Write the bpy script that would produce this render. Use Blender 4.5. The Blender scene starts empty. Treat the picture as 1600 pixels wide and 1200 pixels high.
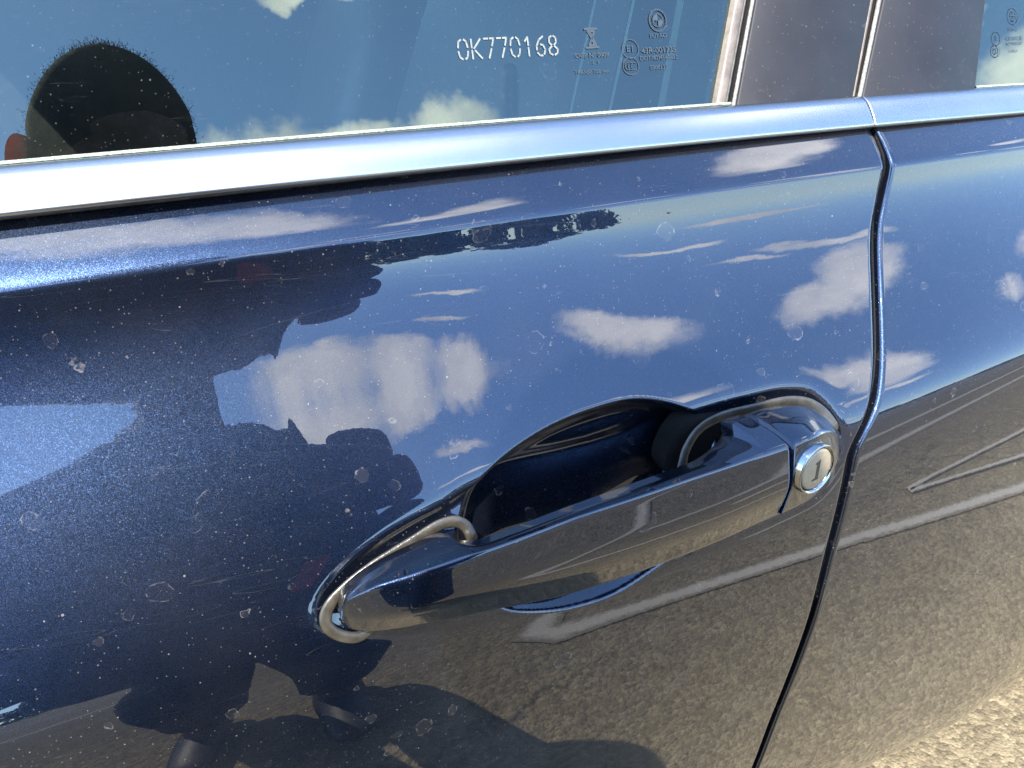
import bpy, bmesh, math, random
import numpy as np
from mathutils import Vector, Matrix, noise as mnoise

random.seed(7); np.random.seed(7)
scene = bpy.context.scene
C = scene.collection

# ------------------------------------------------------------------ camera
cam_data = bpy.data.cameras.new('camera')
cam = bpy.data.objects.new('camera', cam_data); C.objects.link(cam)
cam_data.sensor_width = 36.0
cam_data.lens = 36.0 * 1209.0 / 1600.0
cam_data.clip_start = 0.01
cam_data.clip_end = 6000.0
def look(yaw, pitch, roll):
    t, p, r = map(math.radians, (yaw, pitch, roll))
    F = Vector((math.sin(t)*math.cos(p), math.cos(t)*math.cos(p), -math.sin(p)))
    R = Vector((math.cos(t), -math.sin(t), 0)); U = R.cross(F)
    R2 = math.cos(r)*R + math.sin(r)*U; U2 = -math.sin(r)*R + math.cos(r)*U
    return Matrix((R2, U2, -F)).transposed().to_4x4()
cam.matrix_world = Matrix.Translation((0, -0.25, 1.0)) @ look(23, 26, 1)
scene.camera = cam

# ------------------------------------------------------------------ exposure, sky, sun
scene.view_settings.view_transform = 'Standard'
scene.view_settings.look = 'None'
scene.view_settings.gamma = 1.0
scene.view_settings.use_curve_mapping = False
scene.view_settings.exposure = 2.74
SUN_EL, SUN_AZ = 48.0, -38.0        # degrees; azimuth measured from -y (away from the car) towards +x
se, sa = math.radians(SUN_EL), math.radians(SUN_AZ)
sun_dir = Vector((math.sin(sa)*math.cos(se), -math.cos(sa)*math.cos(se), math.sin(se)))
sd = bpy.data.lights.new('sun', 'SUN'); sd.energy = 2.8; sd.angle = math.radians(0.5); sd.color = (1.0, 0.94, 0.84)
sun = bpy.data.objects.new('sun', sd); C.objects.link(sun)
sun.rotation_euler = sun_dir.to_track_quat('Z', 'Y').to_euler()
sun.location = sun_dir * 30

world = bpy.data.worlds.new('World'); scene.world = world; world.use_nodes = True
wt = world.node_tree; wt.nodes.clear()
class NB:
    """tiny node builder"""
    def __init__(self, tree): self.t = tree
    def n(self, kind, **kw):
        o = self.t.nodes.new(kind)
        for k, v in kw.items(): setattr(o, k, v)
        return o
    def link(self, a, b): self.t.links.new(a, b)
    def put(self, sock, v):
        if hasattr(v, 'is_output'): self.link(v, sock)
        else: sock.default_value = v
    def math(self, op, a, b=None, c=None, clamp=False):
        o = self.n('ShaderNodeMath', operation=op, use_clamp=clamp); self.put(o.inputs[0], a)
        if b is not None: self.put(o.inputs[1], b)
        if c is not None: self.put(o.inputs[2], c)
        return o.outputs[0]
    def vmath(self, op, a, b=None, scale=None):
        o = self.n('ShaderNodeVectorMath', operation=op); self.put(o.inputs[0], a)
        if b is not None: self.put(o.inputs[1], b)
        if scale is not None: self.put(o.inputs['Scale'], scale)
        return o.outputs['Value'] if op in ('DOT_PRODUCT', 'LENGTH', 'DISTANCE') else o.outputs['Vector']
    def noise(self, vec, scale, detail=4, rough=.5, dist=0.0, col=False):
        o = self.n('ShaderNodeTexNoise'); self.put(o.inputs['Vector'], vec)
        o.inputs['Scale'].default_value = scale; o.inputs['Detail'].default_value = detail
        o.inputs['Roughness'].default_value = rough; o.inputs['Distortion'].default_value = dist
        return o.outputs['Color'] if col else o.outputs[0]
    def voro(self, vec, scale, feature='F1', rnd=1.0):
        o = self.n('ShaderNodeTexVoronoi', feature=feature); self.put(o.inputs['Vector'], vec)
        o.inputs['Scale'].default_value = scale
        if 'Randomness' in o.inputs: o.inputs['Randomness'].default_value = rnd
        return o
    def ramp(self, f, stops, interp='LINEAR'):
        o = self.n('ShaderNodeValToRGB'); self.put(o.inputs[0], f); cr = o.color_ramp; cr.interpolation = interp
        while len(cr.elements) < len(stops): cr.elements.new(.5)
        for e, (p, c) in zip(cr.elements, stops):
            e.position = p; e.color = c if len(c) == 4 else (*c, 1)
        return o.outputs[0]
    def smooth(self, v, lo, hi):
        o = self.n('ShaderNodeMapRange', interpolation_type='SMOOTHSTEP'); self.put(o.inputs[0], v)
        o.inputs[1].default_value = lo; o.inputs[2].default_value = hi
        return o.outputs[0]
    def mixc(self, f, a, b):
        o = self.n('ShaderNodeMix', data_type='RGBA'); self.put(o.inputs[0], f); self.put(o.inputs[6], a); self.put(o.inputs[7], b)
        return o.outputs[2]
    def mixs(self, f, a, b):
        o = self.n('ShaderNodeMixShader'); self.put(o.inputs[0], f); self.link(a, o.inputs[1]); self.link(b, o.inputs[2])
        return o.outputs[0]

CLOUDS = [
#  az, el, half width, half height, roll   (degrees; az from -y towards +x)
    (.2, 33.8, 5.4, 3.2, 0), (8.5, 34.4, 4.4, 1.7, 0), (16.8, 34.4, 4.4, 1.9, 0), (13.5, 30.6, 3.0, .6, 0), (13.5, 23.8, 3.8, .6, 0), (30.5, 29.2, 4.8, 2.1, 10),
    (43.5, 18.3, 5.5, 1.1, 0), (46.5, 23.5, 3.6, 4.6, -15), (44.0, 27.2, 3.2, 2.6, -20), (38.0, 20.0, 3.0, .6, 0), (31.0, 15.0, 4.6, .8, 0), (37.0, 7.5, 6.0, 1.2, 0),
    (72.0, 51.0, 8.0, 4.0, 0), (93.0, 30.0, 8.0, 3.0, 0), (-48.0, 70.0, 8.0, 4.5, 0), (-18.0, 72.5, 12.0, 4.0, 0), (28.0, 63.5, 7.5, 3.0, 10), (-75.0, 62.0, 9.0, 4.0, 0),
    (8.0, 44.4, 4.0, .9, 0), (61.0, 21.8, 2.6, 2.4, 0), (71.0, 33.2, 2.6, 1.2, 0), (58.7, 25.7, 1.4, 1.0, 0),
    (-58.0, 30.0, 9.0, 4.0, 8), (-85.0, 18.0, 8.0, 2.6, 0), (110.0, 26.0, 9.0, 4.0, 0), (128.0, 40.0, 8.0, 4.0, 0), (160.0, 22.0, 10.0, 3.5, 0),
    (-120.0, 33.0, 10.0, 4.5, 0), (-150.0, 20.0, 9.0, 3.0, 0), (178.0, 52.0, 9.0, 4.0, 0), (-48.0, 9.0, 8.0, 1.6, 0), (95.0, 7.0, 9.0, 1.6, 0),

]
def build_sky():
    b = NB(wt)
    sky = b.n('ShaderNodeTexSky', sky_type='NISHITA'); sky.sun_disc = False
    sky.sun_elevation = se
    sky.sun_rotation = math.atan2(sun_dir.x, sun_dir.y)
    sky.air_density = 1.0; sky.dust_density = 0.05; sky.ozone_density = 4.8; sky.altitude = 300.0
    bg = b.n('ShaderNodeBackground'); b.link(sky.outputs[0], bg.inputs[0]); bg.inputs[1].default_value = SKY
    tc = b.n('ShaderNodeTexCoord'); d = tc.outputs['Generated']
    last = bg.outputs[0]
    if CLOUDS:
        # wispy break-up of the direction, then a union of soft ellipses: each one a cloud standing in the sky
        n1 = b.noise(d, 12, 4, .6, col=True)
        w = b.vmath('SCALE', b.vmath('SUBTRACT', n1, (.5, .5, .5)), scale=.075)
        dw = b.vmath('ADD', d, w)
        tot = None
        for az, el, a, h, roll in CLOUDS:
            A, E = math.radians(az), math.radians(el)
            c = Vector((math.sin(A)*math.cos(E), -math.cos(A)*math.cos(E), math.sin(E)))
            r = Vector((math.cos(A), math.sin(A), 0)); u = c.cross(r); u = -u if u.z < 0 else u
            k = math.radians(roll)
            r2 = (math.cos(k)*r + math.sin(k)*u) / math.tan(math.radians(a)); u2 = (-math.sin(k)*r + math.cos(k)*u) / math.tan(math.radians(h))
            dl = b.vmath('SUBTRACT', dw, tuple(c))
            x = b.vmath('DOT_PRODUCT', dl, tuple(r2)); y = b.vmath('DOT_PRODUCT', dl, tuple(u2))
            f = b.vmath('DOT_PRODUCT', dw, tuple(c))
            q = b.math('ADD', b.math('MULTIPLY', x, x), b.math('MULTIPLY', y, y))
            q = b.math('ADD', q, b.math('MULTIPLY', b.math('LESS_THAN', f, 0.0), 50.0))
            tot = q if tot is None else b.math('SMOOTH_MIN', tot, q, .5)
        n2 = b.noise(d, 19, 5, .56)
        m = b.math('ADD', b.math('SUBTRACT', 1.0, tot), b.math('MULTIPLY', b.math('SUBTRACT', n2, .5), 1.05))
        mask = b.smooth(m, -.12, .85)
        n3 = b.noise(dw, 5, 5, .6)
        col = b.ramp(n3, [(.3, (.50, .53, .58)), (.62, (1.0, .98, .94))])
        cl = b.n('ShaderNodeBackground'); b.link(col, cl.inputs[0]); cl.inputs[1].default_value = CLOUD
        last = b.mixs(mask, last, cl.outputs[0])
    out = b.n('ShaderNodeOutputWorld'); b.link(last, out.inputs[0])
SKY, CLOUD = 0.15, 1.25
build_sky()

# ------------------------------------------------------------------ materials
def new_mat(name):
    m = bpy.data.materials.new(name); m.use_nodes = True
    m.node_tree.nodes.clear(); b = NB(m.node_tree)
    out = b.n('ShaderNodeOutputMaterial')
    return m, b, out
def principled(b, **kw):
    p = b.n('ShaderNodeBsdfPrincipled')
    for k, v in kw.items(): b.put(p.inputs[k.replace('_', ' ')], v)
    return p
def obj_co(b): return b.n('ShaderNodeTexCoord').outputs['Object']
def geo_pos(b): return b.n('ShaderNodeNewGeometry').outputs['Position']
def simple(name, col, rough=.5, metal=0.0, var=.12, nscale=60, bump=0.0, bscale=200, spec=.5, **kw):
    m, b, out = new_mat(name); co = geo_pos(b)
    n = b.noise(co, nscale, 5, .6)
    c = b.mixc(b.smooth(n, .3, .7), (*[v*(1-var) for v in col], 1), (*[min(1, v*(1+var)) for v in col], 1))
    p = principled(b, Base_Color=c, Metallic=metal, Roughness=rough, Specular_IOR_Level=spec, **kw)
    if bump:
        bn = b.n('ShaderNodeBump'); bn.inputs['Strength'].default_value = 1.0; bn.inputs['Distance'].default_value = bump
        b.link(b.noise(co, bscale, 4, .6), bn.inputs['Height']); b.link(bn.outputs[0], p.inputs['Normal'])
    b.link(p.outputs[0], out.inputs[0])
    return m

def dirt_layer(b, co, surf, amount=1.0, rings=1.0):
    """dried water rings, dust specks and a thin uneven dust film over a surface shader"""
    # dust specks
    v = b.voro(co, 330); col = b.n('ShaderNodeSeparateColor'); b.link(v.outputs['Color'], col.inputs[0])
    r = b.math('MULTIPLY', b.math('POWER', col.outputs[0], 7.0), .13)
    sp = b.math('LESS_THAN', v.outputs['Distance'], r)
    v2 = b.voro(co, 120); col2 = b.n('ShaderNodeSeparateColor'); b.link(v2.outputs['Color'], col2.inputs[0])
    r2 = b.math('MULTIPLY', b.math('POWER', col2.outputs[1], 14.0), .07)
    sp2 = b.math('LESS_THAN', v2.outputs['Distance'], r2)
    v4 = b.voro(co, 620); col4 = b.n('ShaderNodeSeparateColor'); b.link(v4.outputs['Color'], col4.inputs[0])
    sp4 = b.math('MULTIPLY', b.math('LESS_THAN', v4.outputs['Distance'], b.math('MULTIPLY', b.math('POWER', col4.outputs[0], 3.0), .22)), .10)
    speck = b.math('MULTIPLY', b.math('MAXIMUM', b.math('MULTIPLY', b.math('MAXIMUM', sp, sp2), .18), sp4), amount)
    # rings left by dried drops
    wob = b.vmath('ADD', co, b.vmath('SCALE', b.vmath('SUBTRACT', b.noise(co, 110, 3, .6, col=True), (.5, .5, .5)), scale=.008))
    tot = None
    for sc, thr, rad in ((42, .62, .21), (75, .60, .2)):
        vr = b.voro(wob, sc); cr = b.n('ShaderNodeSeparateColor'); b.link(vr.outputs['Color'], cr.inputs[0])
        on = b.math('GREATER_THAN', cr.outputs[0], thr)
        rr = b.math('MULTIPLY', b.math('ADD', b.math('MULTIPLY', cr.outputs[1], .7), .45), rad)
        dd = b.math('ABSOLUTE', b.math('SUBTRACT', vr.outputs['Distance'], rr))
        ring = b.math('SUBTRACT', 1.0, b.smooth(dd, .002, .018))
        brk = b.smooth(b.noise(co, 260, 3, .6), .42, .62)
        fil = b.math('MULTIPLY', b.math('LESS_THAN', vr.outputs['Distance'], rr), .10)
        k = b.math('MULTIPLY', b.math('MULTIPLY', b.math('MAXIMUM', b.math('MULTIPLY', ring, brk), fil), on), b.math('ADD', b.math('MULTIPLY', cr.outputs[2], .8), .2))
        tot = k if tot is None else b.math('MAXIMUM', tot, k)
    tot = b.math('MULTIPLY', tot, .19*rings)
    film = b.math('MULTIPLY', b.smooth(b.noise(co, 9, 6, .65), .25, .85), .011*amount)
    # fine wash scratches
    scr = None
    for rz, ry in ((.6, .4), (-.9, .9), (.1, 1.4)):
        mp = b.n('ShaderNodeMapping'); b.link(co, mp.inputs[0]); mp.inputs['Rotation'].default_value = (0, ry, rz); mp.inputs['Scale'].default_value = (9, 260, 260)
        q = b.math('ABSOLUTE', b.math('SUBTRACT', b.noise(mp.outputs[0], 1.0, 1, .5), .5))
        q = b.math('MULTIPLY', b.math('SUBTRACT', 1.0, b.smooth(q, .001, .006)), b.smooth(b.noise(mp.outputs[0], .37, 2, .5), .60, .68))
        scr = q if scr is None else b.math('MAXIMUM', scr, q)
    scr = b.math('MULTIPLY', scr, .028*amount)
    f = b.math('MAXIMUM', b.math('MAXIMUM', b.math('MAXIMUM', speck, tot), film), scr)
    df = b.n('ShaderNodeBsdfDiffuse'); df.inputs[0].default_value = (.42, .38, .34, 1)
    return b.mixs(f, surf, df.outputs[0])

FLAKE = .19
PAINT_IOR = 1.60
def paint(name, amount=1.0, rings=1.0, flake=1.0):
    m, b, out = new_mat(name); co = geo_pos(b)
    v = b.voro(co, 5600)
    tilt = b.vmath('SCALE', b.vmath('SUBTRACT', v.outputs['Color'], (.5, .5, .5)), scale=FLAKE)
    nrm = b.vmath('NORMALIZE', b.vmath('ADD', b.n('ShaderNodeNewGeometry').outputs['Normal'], tilt))
    v3 = b.voro(co, 2400)
    fc = b.mixc(b.smooth(b.n('ShaderNodeSeparateColor').outputs[0] if False else v3.outputs['Distance'], .1, .8), (.0026, .0120, .036, 1), (.0011, .0048, .015, 1))
    p = principled(b, Base_Color=fc, Metallic=.85, Roughness=.31, Coat_Weight=1.0, Coat_Roughness=.006, Coat_IOR=PAINT_IOR)
    b.link(nrm, p.inputs['Normal'])
    # faint orange peel on the clear coat
    bn = b.n('ShaderNodeBump'); bn.inputs['Strength'].default_value = .03; bn.inputs['Distance'].default_value = .0002
    b.link(b.noise(co, 170, 2, .5), bn.inputs['Height']); b.link(bn.outputs[0], p.inputs['Coat Normal'])
    s = dirt_layer(b, co, p.outputs[0], amount, rings)
    b.link(s, out.inputs[0])
    return m

def glass(name, tint=(.32, .40, .36), ior=1.85, dirt=True):
    m, b, out = new_mat(name)
    fr = b.n('ShaderNodeFresnel'); fr.inputs[0].default_value = ior
    tr = b.n('ShaderNodeBsdfTransparent'); tr.inputs[0].default_value = (*tint, 1)
    gl = b.n('ShaderNodeBsdfGlossy'); gl.inputs['Roughness'].default_value = 0.0; gl.inputs[0].default_value = (.84, 1, .90, 1)
    s = b.mixs(fr.outputs[0], tr.outputs[0], gl.outputs[0])
    if dirt: s = dirt_layer(b, geo_pos(b), s, .55, .18)
    b.link(s, out.inputs[0])
    return m

M = {}
M['paint'] = paint('navy_metallic_paint')
M['paint_handle'] = paint('navy_metallic_paint_handle', .6, .8)
M['glass'] = glass('tinted_glass')
M['alu'] = simple('satin_aluminium', (.37, .37, .365), .27, 1.0, .03, 30, .00002, 900)
M['chrome'] = simple('chrome', (.85, .85, .84), .08, 1.0, .03, 80)
M['ring'] = simple('dull_steel_ring', (.30, .30, .29), .16, 1.0, .05, 200)
M['lockface'] = simple('lock_face_metal', (.26, .215, .145), .45, .3, .06, 300, .00003, 900)
M['black'] = simple('black_void_plastic', (.010, .010, .010), .6, 0, .2, 50)
M['shade_plate'] = simple('matt_black_shade_plate', (.006, .006, .006), .95, 0, .2, 50, spec=.05)  # dead black, stands in for the darkness at the cup's rear end
M['slot'] = simple('dark_slot', (.02, .02, .018), .4, 0, .2, 200)
M['gasket'] = simple('worn_grey_gasket', (.030, .026, .019), .30, 0, .35, 180, .0002, 500)
M['rubber'] = simple('dusty_black_rubber', (.045, .042, .038), .55, 0, .4, 250, .0002, 900)
M['tanrub'] = simple('dusty_tan_rubber', (.10, .078, .06), .5, 0, .25, 160, .0002, 600)
M['cord'] = simple('dusty_light_bead', (.15, .135, .115), .6, 0, .35, 700, .0003, 1200)
M['pillar'] = simple('matt_black_pillar_film', (.008, .0077, .0092), .6, 0, .12, 700, .00006, 1500, spec=.25)
def dusty(name, col, rough, amount, rings):
    m, b, out = new_mat(name); co = geo_pos(b)
    n = b.noise(co, 25, 6, .65); c = b.mixc(b.smooth(n, .3, .7), (*[v*.8 for v in col], 1), (*[v*1.3 for v in col], 1))
    p = principled(b, Base_Color=c, Roughness=rough, Specular_IOR_Level=.25)
    b.link(dirt_layer(b, co, p.outputs[0], amount, rings), out.inputs[0]); return m
M['pillar'] = dusty('matt_black_pillar_film', (.0075, .0072, .0088), .55, 1.2, .45)
M['felt'] = simple('dusty_green_felt_seal', (.16, .18, .14), .8, 0, .5, 900, .0003, 1500)
M['etch'] = simple('etched_glass_white', (.12, .125, .115), .7, 0, .15, 600)
M['etchdim'] = simple('etched_glass_dim', (.014, .022, .030), .7, 0, .15, 600)
M['interior'] = simple('interior_grey_plastic', (.16, .16, .15), .5, 0, .15, 40, .0002, 500)
M['interior_light'] = simple('interior_pale_trim', (.75, .77, .70), .4, 0, .1, 40)
M['leather'] = simple('dark_seat_leather', (.03, .03, .03), .45, 0, .2, 40, .0004, 300)

# ---- body side surface: x runs to the rear of the car, y into the car, z up ----
KE = np.array([0.01541769, 0.12306276, 0.76969226])      # height of the lower feature line along x
KD = np.array([-0.021606, 0.062761, 0.905746])     # height of the shoulder crease along x
def zE(x): return np.polyval(KE, np.clip(x, -1.2, 0.9))
def zD(x): return np.polyval(KD, np.clip(x, -1.2, 0.9))
def bar(x): return x * x / 16.0

def pchip(xs, ys):
    """monotone cubic interpolation"""
    xs = np.asarray(xs, float); ys = np.asarray(ys, float)
    h = np.diff(xs); d = np.diff(ys) / h
    m = np.zeros_like(xs)
    for i in range(1, len(xs) - 1):
        if d[i-1] * d[i] > 0:
            w1 = 2*h[i] + h[i-1]; w2 = h[i] + 2*h[i-1]
            m[i] = (w1 + w2) / (w1/d[i-1] + w2/d[i])
    m[0] = d[0]; m[-1] = d[-1]
    def f(x):
        x = np.clip(x, xs[0], xs[-1])
        i = np.clip(np.searchsorted(xs, x) - 1, 0, len(xs) - 2)
        t = (x - xs[i]) / h[i]
        t2 = t*t; t3 = t2*t
        return (2*t3-3*t2+1)*ys[i] + (t3-2*t2+t)*h[i]*m[i] + (-2*t3+3*t2)*ys[i+1] + (t3-t2)*h[i]*m[i+1]
    return f

def table(fa, lo, hi, n=4000):
    """integral of tan(tilt) over height, tilt in degrees"""
    s = np.linspace(lo, hi, n)
    g = np.tan(np.radians(fa(s)))
    y = np.concatenate([[0], np.cumsum((g[1:] + g[:-1]) / 2 * np.diff(s))])
    return s, y

# tilt of the surface (degrees, + = facing up)
A_MID = pchip([0, .03, .08, .18, .34, .52, .66, .80, .90, .955, 1.0], [18.5, 22, 26, 29.2, 31.2, 31.5, 29.5, 23.4, 14.5, 9, 9])
A_MIR = pchip([0, .03, .07, .14, .24, .36, .52, .70, .85, .955, 1.0], [18.5, 22.5, 27, 31.5, 33.5, 32.5, 28.6, 22.3, 14.5, 9, 9])
A_LOW = pchip([-.60, -.53, -.48, -.44, -.39, -.31, -.22, -.15, -.105, -.07, -.045, -.022, -.008, 0], [-72, -58, -40, -27, -17, -11, -7.5, -5, -3.6, -2.4, -.5, 4, 11, 18.5])
A_SHO = pchip([0, .0016, .0040, .0075, .013, .024, .2], [9, 22, 36, 42, 44, 46, 46])
S_MID, Y_MID = table(A_MID, 0, 1)
S_MIR, Y_MIR = table(A_MIR, 0, 1)
Y_MIR = Y_MIR*Y_MID[-1]/Y_MIR[-1]
S_LOW, Y_LOW = table(A_LOW, -.60, 0); Y_LOW = Y_LOW - Y_LOW[-1]
S_SHO, Y_SHO = table(A_SHO, 0, .2)

def y_base(x, z):
    e = zE(x); d = zD(x); H = d - e
    t = (z - e) / H
    w = np.clip((x - .06)/.18, 0, 1); w = w*w*(3 - 2*w)
    return (bar(x) + H * ((1-w)*np.interp(t, S_MID, Y_MID) + w*np.interp(t, S_MIR, Y_MIR)) + np.interp((z - e)*(1 - .13*np.clip((x - .33)/.3, 0, 1)), S_LOW, Y_LOW) + np.interp(z - d, S_SHO, Y_SHO))

# ---- outlines of the door furniture, metres, measured on the car
B_GAP = [[0.34772, 0.94461], [0.34946, 0.93959], [0.34927, 0.92632], [0.34634, 0.91014], [0.3424, 0.89746], [0.33603, 0.86677], [0.32682, 0.83817], [0.3179, 0.81884], [0.30175, 0.78784], [0.30288, 0.7331], [0.30648, 0.66684], [0.30576, 0.588], [0.31005, 0.51688]]
B_BOWL = [[0.08815, 0.80098], [0.09089, 0.80588], [0.09731, 0.81287], [0.10948, 0.82101], [0.13299, 0.82972], [0.15655, 0.83408], [0.18032, 0.83537], [0.19984, 0.83113], [0.21055, 0.82591], [0.21797, 0.81897], [0.22091, 0.80926], [0.21362, 0.79149], [0.20049, 0.76484], [0.18124, 0.75414], [0.16033, 0.74646], [0.13953, 0.74575], [0.12107, 0.74906], [0.10348, 0.75608], [0.09019, 0.76867], [0.08473, 0.78186], [0.08472, 0.7922]]
B_CHAN = [[0.02291, 0.7758], [0.02464, 0.7816], [0.03227, 0.78846], [0.04811, 0.79624], [0.06546, 0.80232], [0.08315, 0.80712], [0.09244, 0.81048], [0.11396, 0.81448], [0.14502, 0.81483], [0.17859, 0.81768], [0.20441, 0.82329], [0.21932, 0.82536], [0.24179, 0.82694], [0.26474, 0.82754], [0.27941, 0.82473], [0.28737, 0.81841], [0.2924, 0.80972], [0.29594, 0.79642], [0.29304, 0.78227], [0.2836, 0.76895], [0.25688, 0.76227], [0.22271, 0.75827], [0.19218, 0.75578], [0.16899, 0.74949], [0.13921, 0.75165], [0.1041, 0.75407], [0.07638, 0.75792], [0.05364, 0.75923], [0.0376, 0.76265], [0.02768, 0.76791]]
B_GASF = [[0.09082, 0.00467, 0.79389], [0.08898, 0.00754, 0.79914], [0.08495, 0.0092, 0.80176], [0.07876, 0.00957, 0.80182], [0.06402, 0.00781, 0.79712], [0.04679, 0.00562, 0.79111], [0.03393, 0.00324, 0.78496], [0.02709, 0.00109, 0.77957], [0.02549, -0.00092, 0.77439], [0.02883, -0.0027, 0.76898], [0.03753, -0.00373, 0.76507], [0.04809, -0.0042, 0.76314]]
B_GASR = [[0.19579, 0.00609, 0.80371], [0.20048, 0.0103, 0.81126], [0.20961, 0.01447, 0.8184], [0.22221, 0.01628, 0.82204], [0.24393, 0.01599, 0.82339], [0.26313, 0.01539, 0.82408], [0.27476, 0.01314, 0.82158], [0.28232, 0.00958, 0.8164], [0.28759, 0.00536, 0.80821]]
B_HU = [[0.03056, -0.00594, 0.78203], [0.03294, -0.00593, 0.78944], [0.03976, -0.0059, 0.79565], [0.04982, -0.00584, 0.80023], [0.06314, -0.00575, 0.80424], [0.07614, -0.00564, 0.80625], [0.08065, -0.01159, 0.80605], [0.08759, -0.01352, 0.80484], [0.10162, -0.01335, 0.80594], [0.1303, -0.01394, 0.81099], [0.16123, -0.01338, 0.81469], [0.18072, -0.01296, 0.8171], [0.19496, -0.01162, 0.81808], [0.2058, -0.00935, 0.82111], [0.21644, -0.00307, 0.82355], [0.21661, -7e-05, 0.82737], [0.2279, 0.00125, 0.8289]]
B_HR = [[0.03084, -0.00994, 0.78599], [0.03363, -0.01393, 0.79387], [0.04356, -0.01788, 0.80018], [0.05888, -0.02028, 0.80322], [0.07583, -0.02164, 0.80632], [0.09117, -0.02198, 0.80868], [0.11084, -0.02173, 0.81119], [0.12869, -0.02146, 0.81352], [0.15656, -0.02097, 0.81571], [0.18879, -0.02027, 0.81862], [0.21624, -0.01958, 0.82093], [0.23532, -0.01904, 0.82253]]
B_HL = [[0.03076, -0.00794, 0.78002], [0.03381, -0.00993, 0.77535], [0.04002, -0.0129, 0.77412], [0.05125, -0.01484, 0.77324], [0.07215, -0.01717, 0.77315], [0.09776, -0.0184, 0.77212], [0.12381, -0.01804, 0.76926], [0.15402, -0.01752, 0.76975], [0.1805, -0.01696, 0.77159], [0.20898, -0.01627, 0.77478], [0.24102, -0.01417, 0.77932]]
B_CU = [[0.22954, 0.00129, 0.82822], [0.23975, 0.00259, 0.82904], [0.25671, 0.00412, 0.82754], [0.27131, 0.0056, 0.82157], [0.28425, 0.00705, 0.811], [0.2906, 0.00728, 0.80509], [0.29165, 0.00532, 0.80211]]
B_CR = [[0.23682, -0.01899, 0.82253], [0.2415, -0.01885, 0.82349], [0.24872, -0.01813, 0.82397], [0.25628, -0.0159, 0.82292], [0.2667, -0.01155, 0.81883], [0.2767, -0.00621, 0.81323], [0.28756, 0.00117, 0.80444]]
B_CL = [[0.24038, -0.01639, 0.78098], [0.24973, -0.0156, 0.78218], [0.26022, -0.01427, 0.7847], [0.27067, -0.01242, 0.79006], [0.27751, -0.00919, 0.79593], [0.28485, -0.00393, 0.79955], [0.2908, 0.00229, 0.80089]]
B_LOCK = [[0.25318, -0.01849, 0.8069], [0.26341, -0.01816, 0.80439], [0.25029, -0.01858, 0.81876], [0.25617, -0.0184, 0.79461], [0.24324, -0.0188, 0.80933]]
B_SLIT = [[0.24371, -0.02329, 0.81938], [0.25002, -0.02309, 0.81859], [0.2525, -0.02302, 0.80549], [0.24687, -0.02319, 0.8062]]
B_BEAD = [[-0.06618, 0.08891, 0.92358], [0.02656, 0.08516, 0.92871], [0.13881, 0.0814, 0.93417], [0.2406, 0.07859, 0.93829], [0.34611, 0.07688, 0.94231], [0.46323, 0.07609, 0.94617]]
B_TB = [[-0.06506, 0.08686, 0.92711], [0.02682, 0.08395, 0.93179], [0.13875, 0.0814, 0.93729], [0.24116, 0.08004, 0.94143], [0.34685, 0.07961, 0.94458], [0.4681, 0.08033, 0.94805]]
B_TA = [[-0.06199, 0.09375, 0.94414], [0.02967, 0.09087, 0.9488], [0.14137, 0.08836, 0.9535], [0.25126, 0.08696, 0.95753], [0.3487, 0.08661, 0.95952], [0.47092, 0.08736, 0.96309]]
B_TGAP = [[0.34338, 0.08061, 0.96022], [0.3479, 0.08061, 0.94441]]
B_KA = [-0.03027, 0.04724, 0.94732]
B_KB = [-0.03174, 0.05203, 0.93058]
B_KBEAD = [-0.02552, 0.05254, 0.92725]
B_W1 = [[0.27199, 0.10973, 1.00475], [0.25429, 0.09127, 0.95821]]
B_W2 = [[0.2842, 0.1066, 1.00496], [0.26493, 0.08844, 0.95914]]
B_P1 = [[0.35986, 0.10515, 1.00625], [0.34178, 0.08651, 0.95969]]
B_P2 = [[0.36806, 0.10514, 1.00639], [0.34713, 0.08641, 0.95957]]
B_W3 = [[0.44585, 0.10943, 1.00773], [0.43311, 0.09111, 0.96241]]
B_TX = [[0.1229, 0.1029, 0.97793], [0.17169, 0.10175, 0.97899], [0.12408, 0.10597, 0.98563], [0.17278, 0.10475, 0.98651]]
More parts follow.
